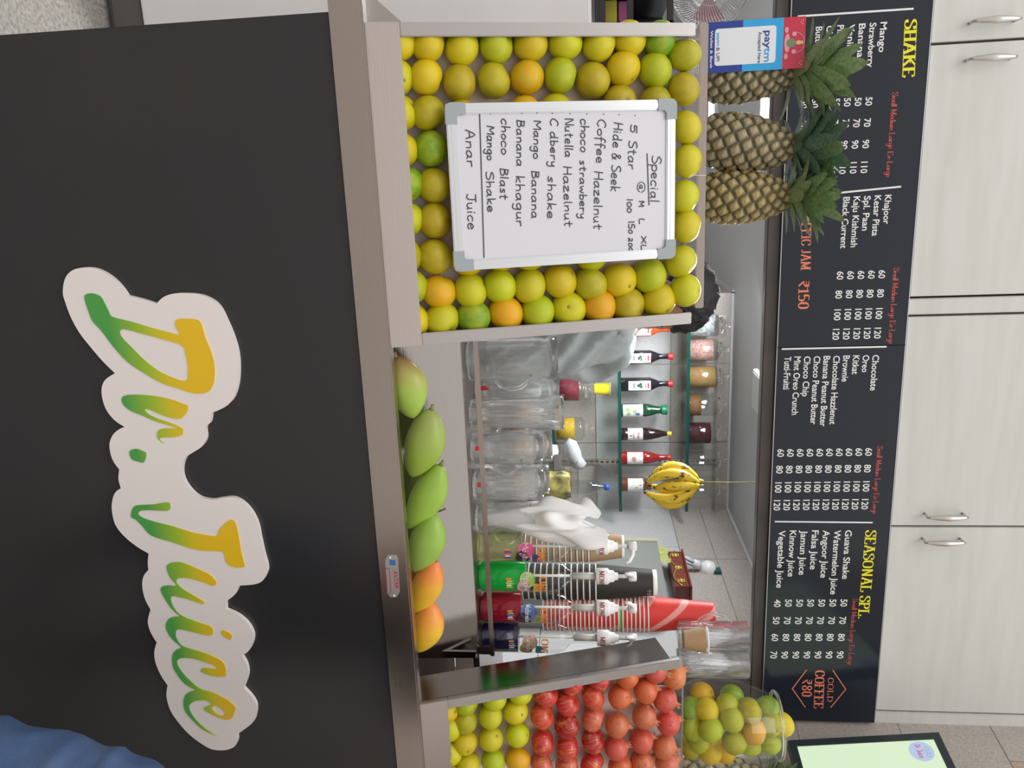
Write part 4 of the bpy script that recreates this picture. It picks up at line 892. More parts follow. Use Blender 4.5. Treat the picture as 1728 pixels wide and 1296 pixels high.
# ================================================================ GLASSWARE ON THE RAISED SHELF
ZG = 1.1635
G_cut = cut_glass('cut_glass')
def glass(label, p, qtop, wpx, y, kind, group='glass mugs and tumblers on the raised shelf', red=False, face=1):
    c = at(p, 850, y=y); H = at(p, qtop, y=y).z - ZG; r = wpx / 2 * px(c); t = thing('glass_jug' if kind == 'jug' else ('glass_tumbler' if kind == 'tall' else 'glass_mug'), label, 'glass', (c.x, y, ZG), group)
    th = .005
    if kind == 'jug': pr = [(r * .92, 0), (r, .006), (r * 1.0, .02), (r * .99, H * .82), (r * .93, H * .86), (r * 1.0, H * .9), (r * 1.0, H)]; rib = lambda a, z: .06 * math.sin(7 * a + z * 120) * math.sin(7 * a - z * 120) if .02 < z < H * .8 else 0
    elif kind == 'tall': pr = [(r * .72, 0), (r * .78, .006), (r * .80, H * .25), (r * .86, H * .70), (r * .84, H * .82), (r * 1.0, H * .90), (r * .96, H * .96), (r * .99, H)]; rib = lambda a, z: .045 * math.cos(12 * a) if z < H * .8 else 0
    else: pr = [(r * .80, 0), (r * .86, .006), (r * .84, H * .2), (r * .93, H * .72), (r * .82, H * .80), (r * .86, H * .84), (r * .82, H * .88), (r * .86, H)]; rib = lambda a, z: .04 * math.cos(12 * a) if z < H * .7 else 0
    inner = [(max(a - th, .001), max(b, .007)) for a, b in pr][::-1]
    m = S(); full = pr + inner + [(.0005, .008)]; full = [(.0005, 0)] + full; m.lathe(full, 96, cap=False, rib=rib, rj=len(pr) + 1); m.build('glass_body', G_cut, t)
    if kind == 'mug' or kind == 'jug':
        m = S(); pts = [Vector((face * r * .80, 0, H * .26)) + Vector((face * .030 * math.sin(PI * k / 10) ** .7, -.01 * math.sin(PI * k / 10), H * .45 * k / 10)) for k in range(11)]
        m.tube(pts, .0048, 10); m.build('handle', G_cut, t)
    if red:
        m = MB(); 
        for dx, dz, a, b in ((0, 0, .006, .008), (.002, .010, .003, .004)): m.add([((r * .87 + .0006) * math.sin((dx + s1 * a) / r - .35), -(r * .87 + .0006) * math.cos((dx + s1 * a) / r - .35), .020 + dz + s2 * b) for s1, s2 in ((-1, -1), (1, -1), (1, 1), (-1, 1))], [(0, 1, 2, 3)])
        m.build('red_sticker', mat('sticker_red', (.65, .02, .03), .4), t)
    return t
glass('wide patterned glass jug right beside the left tray', 606, 940, 72, 1.705, 'jug', face=1)
glass('glass mug with a handle tucked behind the tall ribbed tumbler', 657, 943, 58, 1.80, 'mug', red=True, face=-1)
glass('tall ribbed glass tumbler with a thick flared rim, the highest glass', 697, 951, 60, 1.690, 'tall')
glass('glass mug standing in the back row right of the tall tumbler', 752, 931, 60, 1.80, 'mug', face=-1)
glass('ribbed glass mug in the front row with a small red sticker', 757, 914, 60, 1.685, 'mug', red=True)
glass('ribbed glass mug in the front row next to the napkin glass', 817, 917, 62, 1.69, 'mug', red=True, face=-1)
glass('glass mug behind the two front mugs, near the yellow bag', 808, 926, 58, 1.81, 'mug', face=-1)
t = glass('glass tumbler stuffed with white paper napkins', 873, 905, 56, 1.69, 'mug')
c = t.location; m_ = S(); H = at(873, 1010, y=1.69).z - ZG; n = 64; rows = []
vs = []; fs = []
for j in range(23):
    tt = j / 22; zz_ = .014 + tt * (H - .014)
    for i in range(n):
        a = 2 * PI * i / n; fold = noise.noise(Vector((math.cos(a) * 2.2, math.sin(a) * 2.2, zz_ * 14))) 
        rb = .012 + .026 * min(tt / .42, 1); 
        if tt > .42: rb += .016 * (tt - .42) / .58 * (1 + 1.6 * fold)
        r = rb * (1 + (.10 + .22 * tt) * math.sin(5 * a + 6 * tt + 2 * fold) + .5 * fold * tt)
        if tt > .8: r *= 1 - .6 * (tt - .8) / .2 * (1 - .6 * abs(math.sin(a * 1.5)))
        z = zz_ + (.05 * noise.noise(Vector((math.cos(a) * 1.3 + 5, math.sin(a) * 1.3, 0))) - .010) * tt ** 2 + .018 * math.cos(a + .5) * tt
        vs.append((r * math.cos(a) + .012 * tt, r * math.sin(a), z))
for j in range(22):
    for i in range(n): i2 = (i + 1) % n; fs.append((j * n + i, j * n + i2, (j + 1) * n + i2, (j + 1) * n + i))
m_.add(vs, fs); o = m_.build('paper_napkins', mat('tissue_white', (.86, .86, .86), .8, sss=.1)); o.location = c
tag(o, 'crumpled white paper napkins sticking out of a glass', 'napkins')

# ---------------------------------------------------------------- syrup bottles with pumps
G_pet = thin_glass('clear_pet', (.93, .94, .93), .35)
M_pump = mat('pump_white', (.84, .84, .84), .3)
BP = [(.0, 0), (.034, 0), (.0385, .005), (.0385, .012), (.0372, .016), (.0385, .022), (.0385, .172), (.037, .188), (.031, .203), (.020, .214), (.0135, .222), (.0128, .236), (.0128, .300)]
def curved(r, a0): return lambda u, v: (r * math.sin(u / r + a0), -r * math.cos(u / r + a0), v)
def cpoly(mb, pts, r, a0, n=1, k=None): f = curved(r, a0); mb.add([f(u, v) for u, v in pts], [tuple(range(len(pts)))], k)
def syrup(label, p, y, liquid, lvl, flav, circ, circ2, blob, a0, ctext_a, nozzle):
    c = at(p, 890, y=y); t = thing('syrup_bottle', label, 'bottle', (c.x, y, ZG), 'flavoured syrup bottles with white pumps')
    m = S(); m.lathe(BP[1:], 36, cap=False); m.add([], []); m.build('bottle', G_pet, t)
    m = S(); lp = [(r - .0014, z + .0012) for r, z in BP[1:] if z < lvl] + [(.0371, lvl)]; lp = [(.0005, .001)] + lp + [(.0005, lvl)]
    m.lathe(lp, 36, cap=False); m.build('syrup', liquid, t)
    m = S(); m.tube([(0, 0, .01), (0, 0, .23)], .0032, 8); m.tube([(0, 0, .226), (0, 0, .288)], .0085, 12); m.build('dip_tube', mat('tube_white', (.78, .78, .76), .4), t)
    m = S(); m.lathe([(.0185, .283), (.0195, .284), (.0195, .311), (.017, .314), (.0145, .316), (.0135, .326), (.0095, .328), (.0085, .336), (.0005, .336)], 28, cap=False)
    m.lathe([(.0045, .336), (.0045, .362)], 10); m.lathe([(.0085, .361), (.0118, .363), (.0118, .377), (.010, .380), (.0005, .381)], 20, cap=False); 
    az = nozzle; d = Vector((math.cos(az), math.sin(az), 0)); m.tube([Vector((0, 0, .371)), d * .022 + Vector((0, 0, .370)), d * .038 + Vector((0, 0, .362)), d * .043 + Vector((0, 0, .352))], [.006, .005, .0042, .0036], 8)
    m.build('pump', M_pump, t)
    m = MB(); f = curved(.0200, ctext_a); stroke_text(m, 'MONIN', SER, lambda u, v: f(u - .0235, v + .2915), .047, .0115, .0022, .0008); m.build('collar_lettering', mat('monin_red', (.33, .05, .04), .5), t)
    R0 = .0389
    m = MB()
    def dsk(cu_, cv, ru, rv, k, rad): f = curved(rad, a0); m.add([f(cu_ + ru * math.cos(2 * PI * i / 20), cv + rv * math.sin(2 * PI * i / 20)) for i in range(20)], [tuple(range(20))], k)
    dsk(-.008, .120, .020, .019, 0, R0); dsk(.012, .110, .019, .016, 1, R0 + .0003); 
    pts = [(.000, .134), (.030, .132), (.032, .148), (.026, .154), (.018, .146), (.010, .156), (.002, .148)]; cpoly(m, pts, R0 + .0002, a0, k=2)
    f = curved(R0 + .0006, a0)
    kk = m.k; m.k = 3; stroke_text(m, 'ZONE', SER, lambda u, v: f(u - .024, v + .150 - u * .10), .054, .017, .0042, .0014)
    m.k = 4; stroke_text(m, flav, HAND, lambda u, v: f(u - .026, v + .113 - u * .05), .050, .014, .0012)
    for i, cidx in enumerate((3, 2, 0, 4, 2)):
        m.k = cidx; cpoly(m, [(-.012 + i * .0055, .068 + (i % 2) * .003), (-.008 + i * .0055, .068), (-.0085 + i * .0055, .082 + (i % 3) * .004), (-.0125 + i * .0055, .080)], R0 + .0003, a0)
    m.k = kk
    m.build('printed_label', [mat('lab_%s_0' % label[:28], circ, .4), mat('lab_%s_1' % label[:28], circ2, .4), mat('lab_%s_2' % label[:28], blob, .4), mat('lab_orange', (.80, .26, .04), .4), mat('lab_white', (.85, .85, .85), .4)], t)
    return t
def liq(name, col, tr=.0):
    m = mat(name, col, .12, spec=.5)
    if tr: m.node_tree.nodes['Principled BSDF'].inputs['Transmission Weight'].default_value = tr; m.node_tree.nodes['Principled BSDF'].inputs['IOR'].default_value = 1.1
    return m
syrup('syrup bottle of pale yellow-green mojito, first of four pump bottles', 921, 1.690, liq('syrup_pale', (.70, .70, .38), .85), .105, 'Mojito', (.78, .10, .30), (.02, .02, .02), (.10, .05, .30), .05, .55, -.9)
syrup('syrup bottle of bright green apple, second of four pump bottles', 971, 1.695, liq('syrup_green', (.02, .62, .10), .55), .112, 'Apple', (.45, .62, .18), (.62, .35, .42), (.80, .50, .08), .0, .05, -2.2)
syrup('syrup bottle of dark red watermelon, third of four pump bottles', 1024, 1.690, liq('syrup_red', (.30, .010, .03), .15), .098, 'Watermelon', (.10, .20, .50), (.05, .03, .04), (.35, .45, .22), .0, -.1, -2.4)
syrup('syrup bottle of navy blue curacao, last of four pump bottles by the right tray', 1074, 1.690, liq('syrup_navy', (.012, .012, .05)), .088, 'Curacao', (.62, .40, .33), (.42, .30, .13), (.02, .35, .55), .0, .5, -2.2)

# ================================================================ PAPER CUPS
def cup_mesh(rr, rb, H, mcol, inverted, base=None, rough=.6, groove=0):
    """inverted: rim at z=0, base up"""
    def Z(z): return z if inverted else H - z
    a = S(); pr = [(rr, .004), (rb, H * .985)]; 
    if groove: pr = [(rr + (rb - rr) * i / 30, .006 + (H * .94 - .006) * i / 30) for i in range(31)]
    rib = (lambda an, z: .018 * math.cos(44 * an)) if groove else None
    a.lathe([(r, Z(z)) for r, z in pr], 88 if groove else 32, cap=False, rib=rib)
    wall = a.mesh('cup_wall', mcol)
    b = S(); b.tube([(rr * math.cos(t), rr * math.sin(t), Z(.002)) for t in [2 * PI * i / 28 for i in range(28)]], .0024, 6, closed=True); rim = b.mesh('rim', mat('paper_white', (.84, .83, .80), .6))
    c_ = S(); c_.lathe([(rb * 1.01, Z(H * .93)), (rb * .985, Z(H)), (rb * .93, Z(H)), (rb * .92, Z(H * .97)), (.0005, Z(H * .97))] if inverted or True else [], 28, cap=False); bse = c_.mesh('base', base or mcol)
    return wall, rim, bse
def cup(ms, label, loc, group, cat='cup'):
    t = thing('paper_cup', label, cat, loc, group)
    for nme, me in zip(('cup_wall', 'rim', 'base'), ms): link(nme, me, t)
    return t
NTH = ['topmost', 'second', 'third', 'fourth', 'fifth', 'sixth', 'seventh', 'eighth', 'ninth', 'tenth', 'eleventh', 'twelfth', 'thirteenth', 'fourteenth', 'fifteenth', 'sixteenth', 'seventeenth', 'eighteenth', 'nineteenth', 'twentieth', 'twenty-first', 'twenty-second', 'twenty-third', 'twenty-fourth', 'twenty-fifth', 'twenty-sixth']
def red_mat():
    m = mat('red_cup_print', (.74, .045, .035), .45); n = m.node_tree.nodes; L = m.node_tree.links
    c = n.new('ShaderNodeTexCoord'); wv = n.new('ShaderNodeTexWave'); wv.inputs['Scale'].default_value = 5; wv.inputs['Distortion'].default_value = 3.5; wv.inputs['Detail'].default_value = 0; wv.inputs['Detail Scale'].default_value = .6
    mp = n.new('ShaderNodeMapping'); mp.inputs['Rotation'].default_value = (.5, .6, .3); L.new(c.outputs['Object'], mp.inputs[0]); L.new(mp.outputs[0], wv.inputs[0])
    r = n.new('ShaderNodeMapRange'); r.inputs[1].default_value = .86; r.inputs[2].default_value = .9; L.new(wv.outputs['Fac'], r.inputs[0]); mu = n.new('ShaderNodeMath'); mu.operation = 'MULTIPLY'; mu.inputs[1].default_value = .6; L.new(r.outputs[0], mu.inputs[0])
    mx = n.new('ShaderNodeMix'); mx.data_type = 'RGBA'; L.new(mu.outputs[0], mx.inputs[0]); mx.inputs[6].default_value = (.74, .045, .035, 1); mx.inputs[7].default_value = (.85, .55, .50, 1); L.new(mx.outputs[2], n['Principled BSDF'].inputs['Base Color']); return m
M_kraft = mat('kraft_paper', (.46, .31, .17), .7); M_bcup = mat('black_ripple_paper', (.035, .032, .030), .55)
def stack(p, y, qtop, qrim, dq, n, rpx, rbpx, m_, nm, grp, groove=0, base=None, special=None):
    c = at(p, qrim, y=y); k_ = px(c); H = at(p, qtop, y=y).z - c.z; ms = cup_mesh(rpx * k_, rbpx * k_, H, m_, True, base, groove=groove)
    top = c.z; nn = int((top - ZG - .004) / (dq * k_)) + 1; nn = min(nn, n, 26)
    ms2 = cup_mesh(rpx * k_, rbpx * k_, H, special, True, base, groove=groove) if special else ms
    for i in range(nn):
        off = Vector((.0006 * math.sin(i * 2.1), .0006 * math.cos(i * 1.7), 0))
        sp_ = special and i == 7
        cup(ms2 if sp_ else ms, ('%s %s paper cup counted down from the top of the %s stack' % (NTH[i], 'green' if sp_ else nm, nm)), Vector((c.x, y, top - i * dq * k_)) + off, grp)
    tag_z = top - (nn - 1) * dq * k_
    return tag_z
stack(1036, 1.93, 1205, 1091, 7.0, 26, 29.5, 20.5, red_mat(), 'red', 'red paper cups in the tall upside-down stack', special=mat('green_cup_print', (.25, .55, .06), .5))
stack(982, 1.94, 1108, 1004, 10.2, 16, 29, 21, M_bcup, 'black', 'black ripple cups in an upside-down stack', groove=1, base=mat('paper_white', (.84, .83, .80), .6))
stack(922, 1.93, 1053, 992, 9.6, 14, 26, 18.5, M_kraft, 'kraft brown', 'kraft ripple cups in an upside-down stack', groove=1, base=mat('paper_white', (.84, .83, .80), .6))

# ================================================================ TOP SHELF BEHIND THE RIGHT TRAY
zt_ = at(1222, 1147, y=1.80).z
t = thing('top_shelf', 'flat steel shelf behind the right tray under the fishbowl jar', 'shelf', (0, 0, 0))
MB().prism([(1.135, 1.725), (1.62, 1.725), (1.62, 1.99), (1.31, 1.99)], lambda u, v, d_: (u, v, d_), zt_, zt_ - .005).build('shelf_plate', M_steel, t)
for x in (1.40, 1.58): MB().box((x, 1.96, 1.1635), (x + .02, 1.98, zt_ - .012)).build('post', M_steelv, t)
c = at(1079, 1150, y=1.755); Hc = at(1079, 1194, y=1.755).z - zt_; k_ = px(c)
ms = cup_mesh(20.5 * k_, 14.5 * k_, Hc, M_kraft, False, None, groove=1)
cup(ms, 'single upright kraft ripple cup before the tall glass mugs', (c.x, 1.755, zt_), None)
def tallglass(label, p, y, q1, wpx, hand):
    c = at(p, 1160, y=y); r = wpx / 2 * px(c); H = at(p, q1, y=y).z - zt_; t = thing('glass_mug', label, 'glass', (c.x, y, zt_), 'tall clear glass mugs on the top shelf')
    pr = [(r * .9, 0), (r, .005), (r, H * .34), (r * .94, H * .36), (r * .97, H)]
    m = S(); m.lathe([(.0005, 0)] + pr + [(max(a - .0035, .001), max(b, .010)) for a, b in pr][::-1] + [(.0005, .012)], 96, rj=len(pr) + 1, cap=False, rib=lambda a, z: .025 * math.cos(20 * a) if z < H * .35 else 0); m.build('glass_body', G_cut, t)
    if hand:
        m = S(); m.tube([(-r * .95, 0, H * .30), (-r - .016, -.01, H * .32), (-r - .030, -.012, H * .45), (-r - .030, -.012, H * .62), (-r - .014, -.01, H * .74), (-r * .94, 0, H * .76)], .005, 10); m.build('handle', G_cut, t)
tallglass('tall clear glass mug with its handle towards the red cups', 1070, 1.875, 1261, 47, True)
tallglass('tall clear glass mug beside the fishbowl jar of limes', 1118, 1.875, 1262, 46, False)

# ---------------------------------------------------------------- fishbowl jar of limes
yj = 1.83; c = at(1222, 1235, y=yj); kj = px(c); Rj = 73 * kj; zj = zt_; Hj = at(1222, 1322, y=yj - .05).z - zj
jt = thing('fishbowl_jar', 'large round glass fishbowl jar filled with limes on the top shelf', 'jar', (c.x, yj, zj))
pr = [(Rj * .62, .001), (Rj * .80, .012), (Rj * .95, .045), (Rj * 1.0, .085), (Rj * .995, .130), (Rj * .95, .165), (Rj * .86, .195), (Rj * .75, Hj - .030), (Rj * .70, Hj - .020), (Rj * .735, Hj - .008), (Rj * .74, Hj), (Rj * .70, Hj)]
m_ = S(); m_.lathe(pr, 48, cap=False); m_.add([], []); m_.build('jar_wall', thin_glass('jar_glass', (.97, .98, .96), .28), jt)
m_ = S(); m_.lathe([(.0005, .001), (Rj * .62, .001)], 40, cap=False); m_.build('jar_base', G_thin, jt)
m_ = S(); m_.tube([(Rj * .735 * math.cos(2 * PI * i / 40), Rj * .735 * math.sin(2 * PI * i / 40), Hj - .004) for i in range(40)], .0045, 8, closed=True); m_.build('rolled_rim', G_cut, jt)
JL = [(1158, 1187, 'g', .35), (1196, 1186, 'y', .75), (1185, 1166, 'o', -.2), (1235, 1167, 'g', -.1), (1229, 1181, 'l', .45), (1266, 1195, 'v', .55), (1295, 1187, 'g', .0), (1237, 1211, 'l', .92), (1160, 1229, 'l', .60), (1199, 1231, 'l', .88),
      (1239, 1252, 'v', .72), (1274, 1237, 'o', .72), (1299, 1222, 'v', .35), (1319, 1222, 'y', .0), (1159, 1262, 'v', .30), (1198, 1268, 'y', .45), (1222, 1279, 'o', .1), (1265, 1268, 'l', .2), (1297, 1252, 'l', .1), (1174, 1210, 'v', .30), (1180, 1250, 'l', .40)]
JW = ['left side low', 'front, upper left', 'far left, behind', 'far left, middle height', 'left of the middle', 'left, upper half', 'upper left under the rim', 'front centre', 'bottom centre front', 'centre front, above the bottom one', 'right of centre, middle', 'centre right, upper part', 'under the rim in the middle', 'topmost one, peeping above the rim', 'bottom right', 'right, low middle', 'far right, middle', 'right, upper half', 'right, under the rim', 'low, behind left of centre', 'low, behind right of centre']
for (q, p, c_, f), wd in zip(JL, JW):
    yy = yj - f * (Rj - .037); v = at(p, q, y=yy); r = .0335 if c_ != 'o' else .034
    ax_ = Vector((v.x - c.x, v.y - yj)); zrel = (v.z - zj)
    rmax = max(Rj * (.95 if .04 < zrel < .18 else (.80 if zrel <= .04 else .72)) - r * .95, .01)
    if ax_.length > rmax: ax_ = ax_.normalized() * rmax
    v = Vector((c.x + ax_.x, yj + ax_.y, max(v.z, zj + r)))
    lime(v, r, c_, '%s lime in the fishbowl jar, %s' % (LW[c_], wd), 'limes in the fishbowl jar')
pineapple(1322, 1146, 1292, 96, 1318, 'pineapple at the photo edge beside the fishbowl jar', 1.93, 4, .3, False, zb=zt_)
# ================================================================ BACK WALL SHELVES
YSF = 3.70
def shelf(q, label):
    a = at(700, q, y=YSF); xr = at(863, q, y=YSF).x; t = thing('glass_shelf', label, 'shelf', (0, 0, 0), 'glass shelves on the kitchen back wall')
    MB().box((.56, YSF, a.z - .013), (xr, 3.925, a.z)).build('glass_pane', thin_glass('shelf_glass', (.86, .92, .90), .4), t)
    MB().box((.56, YSF - .003, a.z - .014), (xr, YSF, a.z + .001)).build('green_edge', G_edge, t)
    for x in (.64, at(781, q, y=3.9).x):
        m = MB(); m.prism([(0, 0), (.19, 0), (.19, -.012), (.03, -.10), (0, -.10)], lambda u, v, d: (x + d, 3.918 - u, a.z - .014 + v), 0, .004); m.build('bracket', M_chrome, t)
    return a.z
zU = shelf(1163, 'upper green-edged glass shelf carrying the row of glass jars'); zM = shelf(1048, 'middle green-edged glass shelf carrying the syrup and squash bottles'); zL = shelf(935, 'lowest glass shelf with the dark red and yellow jars, mostly hidden')
for x in (.64, at(781, 1000, y=3.9).x):
    m = MB(); m.box((x - .012, 3.916, 1.0), (x + .016, 3.9285, 2.12))
    for k in range(38): m.box((x - .004, 3.9145, 1.03 + k * .028), (x + .000, 3.9165, 1.045 + k * .028), 1)
    struct(m.build('trim_6' if x < .7 else 'trim_7', [M_chrome, M_black]))
G_jar = thin_glass('storage_jar_glass', (.90, .92, .91), .6)
def jar(p, zs, label, fill, fh, grp='glass jars on the upper shelf', y=3.81, sc=1.0, knob=True, r0=.056, H0=.150):
    x = at(p, 1100, y=y).x; t = thing('glass_jar', label, 'jar', (x, y, zs + .001), grp); r = r0 * sc; H = H0 * sc
    m = S(); m.lathe([(.0005, 0), (r * .96, 0), (r, .006), (r, H * .86), (r * .94, H * .95), (r * .72, H), (r * .66, H * 1.03), (r * .70, H * 1.07)], 28, cap=False); m.build('jar_wall', G_jar, t)
    m = S(); m.lathe([(r * .74, H * 1.07), (r * .74, H * 1.13), (r * .5, H * 1.17), (r * .22, H * 1.19), (r * .2, H * 1.26), (r * .32, H * 1.31), (r * .30, H * 1.37), (.0005, H * 1.39)], 22, cap=False); m.build('lid', G_cut, t)
    if fill:
        m = S(); m.lathe([(.0005, .004), (r * .95, .005), (r * .95, H * fh), (r * .5, H * (fh + .02)), (.0005, H * (fh + .03))], 26, cap=False, rib=lambda a, z: .02 * math.sin(11 * a + z * 200)); o = m.build('contents', fill, t); o['kind'] = 'stuff'
    return t
fm = lambda n, c, v, s_=110: mat(n, c, .7, var=v, vs=s_, bump=.6, bs=220)
jar(551, zU, 'glass jar beside the man\'s hair, filled with pale silvery sweets', fm('silver_sweets', (.62, .66, .70), (.25, .28, .30), 60), .80)
jar(592, zU, 'glass jar of pink and white candied seeds', fm('pink_seeds', (.62, .22, .20), (.62, .55, .50)), .80)
jar(637, zU, 'glass jar of mixed orange and green seeds', fm('mixed_seeds', (.55, .20, .08), (.28, .34, .12)), .88)
jar(684, zU, 'glass jar holding a short heap of brown almonds', fm('almonds', (.32, .15, .06), (.20, .09, .04), 160), .44)
jar(731, zU, 'glass jar of dark purple-red dried berries', fm('dark_berries', (.09, .012, .025), (.05, .01, .015), 160), .78)
jar(777, zU, 'empty glass jar behind the top of the bananas', None, 0)
jar(822, zU, 'empty glass jar at the right end of the upper shelf', None, 0)
def bottle(p, label, body, prof, cap, capcol, lab=None, labz=None, neckcol=None, square=False, y=3.80, name='squash_bottle', cat='bottle', zs=None, art=None):
    zs = zM if zs is None else zs; x = at(p, 1090, y=y).x; t = thing(name, label, cat, (x, y, zs + .001), 'bottles on the middle shelf')
    m = S(); n = 28
    def rib(a, z):
        if not square: return 0
        return (1 / max(abs(math.cos(a)), abs(math.sin(a))) - 1) * .75 if z < square else 0
    m.lathe([(.0005, 0)] + prof, n, cap=False, rib=rib); m.build('glass_body', body, t)
    if neckcol:
        pass
    (r, a, b) = cap; m = S(); m.lathe([(r * .9, a), (r * .9, a + .004), (r, b - .002), (r * .9, b), (.0005, b)], 20); m.build('cap', capcol, t)
    if lab:
        (rl, w2, a, b) = lab; lm = MB()
        f = (lambda u, v: (u, -rl, v)) if square else (lambda u, v: (rl * math.sin(u / rl), -rl * math.cos(u / rl), v))
        N = 8
        for i in range(N): lm.add([f(-w2 + 2 * w2 * i / N, a), f(-w2 + 2 * w2 * (i + 1) / N, a), f(-w2 + 2 * w2 * (i + 1) / N, b), f(-w2 + 2 * w2 * i / N, b)], [(0, 1, 2, 3)], 0)
        mats = [mat('label_paper', (.78, .80, .80), .5)]
        if art:
            for k_, (kind, cu_, cv, s1, s2, col) in enumerate(art):
                mats.append(mat('label_art_%s_%d' % (label[:14], k_), col, .5)); rr_ = rl + .0006 + .0002 * k_
                g = (lambda u, v, rr_=rr_: (u, -rr_, v)) if square else (lambda u, v, rr_=rr_: (rr_ * math.sin(u / rr_), -rr_ * math.cos(u / rr_), v))
                if kind == 'o': lm.add([g(cu_ + s1 * math.cos(2 * PI * i / 14), cv + s2 * math.sin(2 * PI * i / 14)) for i in range(14)], [tuple(range(14))], k_ + 1)
                elif kind == 'r': lm.add([g(cu_ - s1, cv - s2), g(cu_ + s1, cv - s2), g(cu_ + s1, cv + s2), g(cu_ - s1, cv + s2)], [(0, 1, 2, 3)], k_ + 1)
                else: print_text(lm, kind, lambda u, v: g(cu_ + u, cv + v), s1, s2, k_ + 1)
        lm.build('label', mats, t)
    return t
SQ = [(.030, 0), (.032, .004), (.032, .150), (.028, .165), (.016, .190), (.0135, .205), (.0135, .240)]
M_db = mat('dark_syrup_glass', (.018, .016, .022), .12); M_red = mat('red_cap', (.55, .03, .03), .4)
grape = [('o', -.006, .100, .009, .008, (.06, .06, .14)), ('o', .006, .103, .008, .008, (.07, .06, .16)), ('o', 0, .090, .008, .008, (.05, .05, .12)), ('r', 0, .068, .012, .003, (.12, .14, .35)), ('r', 0, .138, .013, .0035, (.50, .05, .05)), ('r', 0, .125, .012, .0015, (.2, .2, .2))]
leafy = [('o', -.006, .100, .009, .006, (.04, .14, .06)), ('o', .007, .104, .008, .005, (.06, .18, .08)), ('o', 0, .092, .009, .006, (.03, .10, .05)), ('r', 0, .068, .012, .003, (.14, .18, .40)), ('r', 0, .138, .013, .0035, (.50, .05, .05)), ('r', 0, .125, .010, .0015, (.2, .2, .2))]
bottle(556, 'orange-red squash bottle mostly hidden behind the man', mat('orange_squash', (.50, .07, .02), .15), SQ, (.017, .236, .262), mat('orange_cap', (.55, .08, .02), .4), (.0325, .024, .040, .150), square=.16, art=grape[4:])
bottle(602, 'black squash bottle with a leafy white label, next to the man\'s shirt', M_db, SQ, (.018, .236, .262), M_red, (.0325, .024, .040, .150), square=.16, art=leafy)
bottle(648, 'black squash bottle with a berry label and clear brownish neck', M_db, SQ, (.018, .236, .262), M_red, (.0325, .024, .040, .150), square=.16, art=grape)
bottle(692, 'dark green cordial bottle with a pale green fruit label and flared green cap', mat('green_cordial', (.01, .07, .035), .12), [(.032, 0), (.034, .005), (.034, .085), (.032, .11), (.034, .125), (.030, .15), (.019, .185), (.018, .21), (.021, .232)], (.026, .205, .236), mat('green_cap', (.01, .22, .10), .35), (.0345, .045, .012, .112), art=[('o', -.012, .035, .010, .010, (.25, .42, .10)), ('o', .010, .040, .009, .009, (.30, .45, .12)), ('o', -.004, .070, .011, .011, (.35, .50, .18)), ('o', .012, .085, .008, .012, (.10, .15, .45)), ('r', 0, .020, .040, .006, (.40, .55, .20))])
bottle(732, 'dark brown syrup bottle with a white label and small yellow cap', mat('brown_syrup', (.03, .014, .015), .12), [(.031, 0), (.033, .005), (.033, .030), (.031, .034), (.031, .115), (.033, .119), (.030, .15), (.022, .19), (.014, .215), (.011, .235)], (.0125, .235, .258), mat('yellow_cap', (.75, .62, .02), .4), (.0318, .048, .036, .112), art=[('Khajo', -.016, .084, .034, .012, (.45, .05, .06)), ('Coral', -.016, .060, .032, .012, (.45, .05, .06)), ('o', .0, .050, .005, .004, (.1, .06, .05))])
bottle(772, 'red syrup bottle with a silvery label, partly behind the bananas', mat('red_syrup', (.30, .02, .02), .12), [(.031, 0), (.033, .005), (.033, .130), (.030, .15), (.018, .185), (.014, .21), (.014, .235)], (.0155, .235, .256), M_red, (.0335, .045, .032, .112), art=[('o', -.004, .065, .012, .012, (.60, .22, .14)), ('o', .006, .068, .008, .009, (.65, .30, .20)), ('r', 0, .098, .016, .004, (.50, .10, .10))])
bottle(817, 'squat brown jar with a white and yellow label below the bananas', mat('brown_spread', (.16, .06, .03), .25), [(.034, 0), (.036, .005), (.036, .115), (.030, .13)], (.032, .13, .156), mat('brown_cap', (.14, .07, .04), .4), (.0365, .050, .034, .112), name='spread_jar', cat='jar', art=[('r', -.006, .062, .018, .005, (.75, .50, .05)), ('o', .006, .078, .007, .010, (.75, .50, .05)), ('r', .004, .098, .014, .004, (.10, .10, .30)), ('r', 0, .040, .045, .005, (.62, .45, .10))])
# lower row
j1 = jar(655, zL, 'big glass jar of dark red preserve under a yellow paper cup', fm('red_preserve', (.20, .012, .03), (.11, .008, .02), 70), .84, 'jars on the lowest shelf', sc=1.0, y=3.78, r0=.060, H0=.145)
j2 = jar(722, zL, 'big glass jar of yellow preserve on the lowest shelf', fm('yellow_preserve', (.62, .42, .02), (.48, .30, .02), 70), .66, 'jars on the lowest shelf', sc=1.0, y=3.78, r0=.060, H0=.145)
a = at(650, 1003, y=3.86); k_ = px(a); ms = cup_mesh(10.2 * k_, 8.6 * k_, 27 * k_, mat('yellow_cup', (.78, .66, .02), .5), False); 
zc = j1.location.z + .145 * 1.39
cup(ms, 'small yellow paper cup set on the lid of the dark red jar', (j1.location.x, 3.78, zc + .001), None)

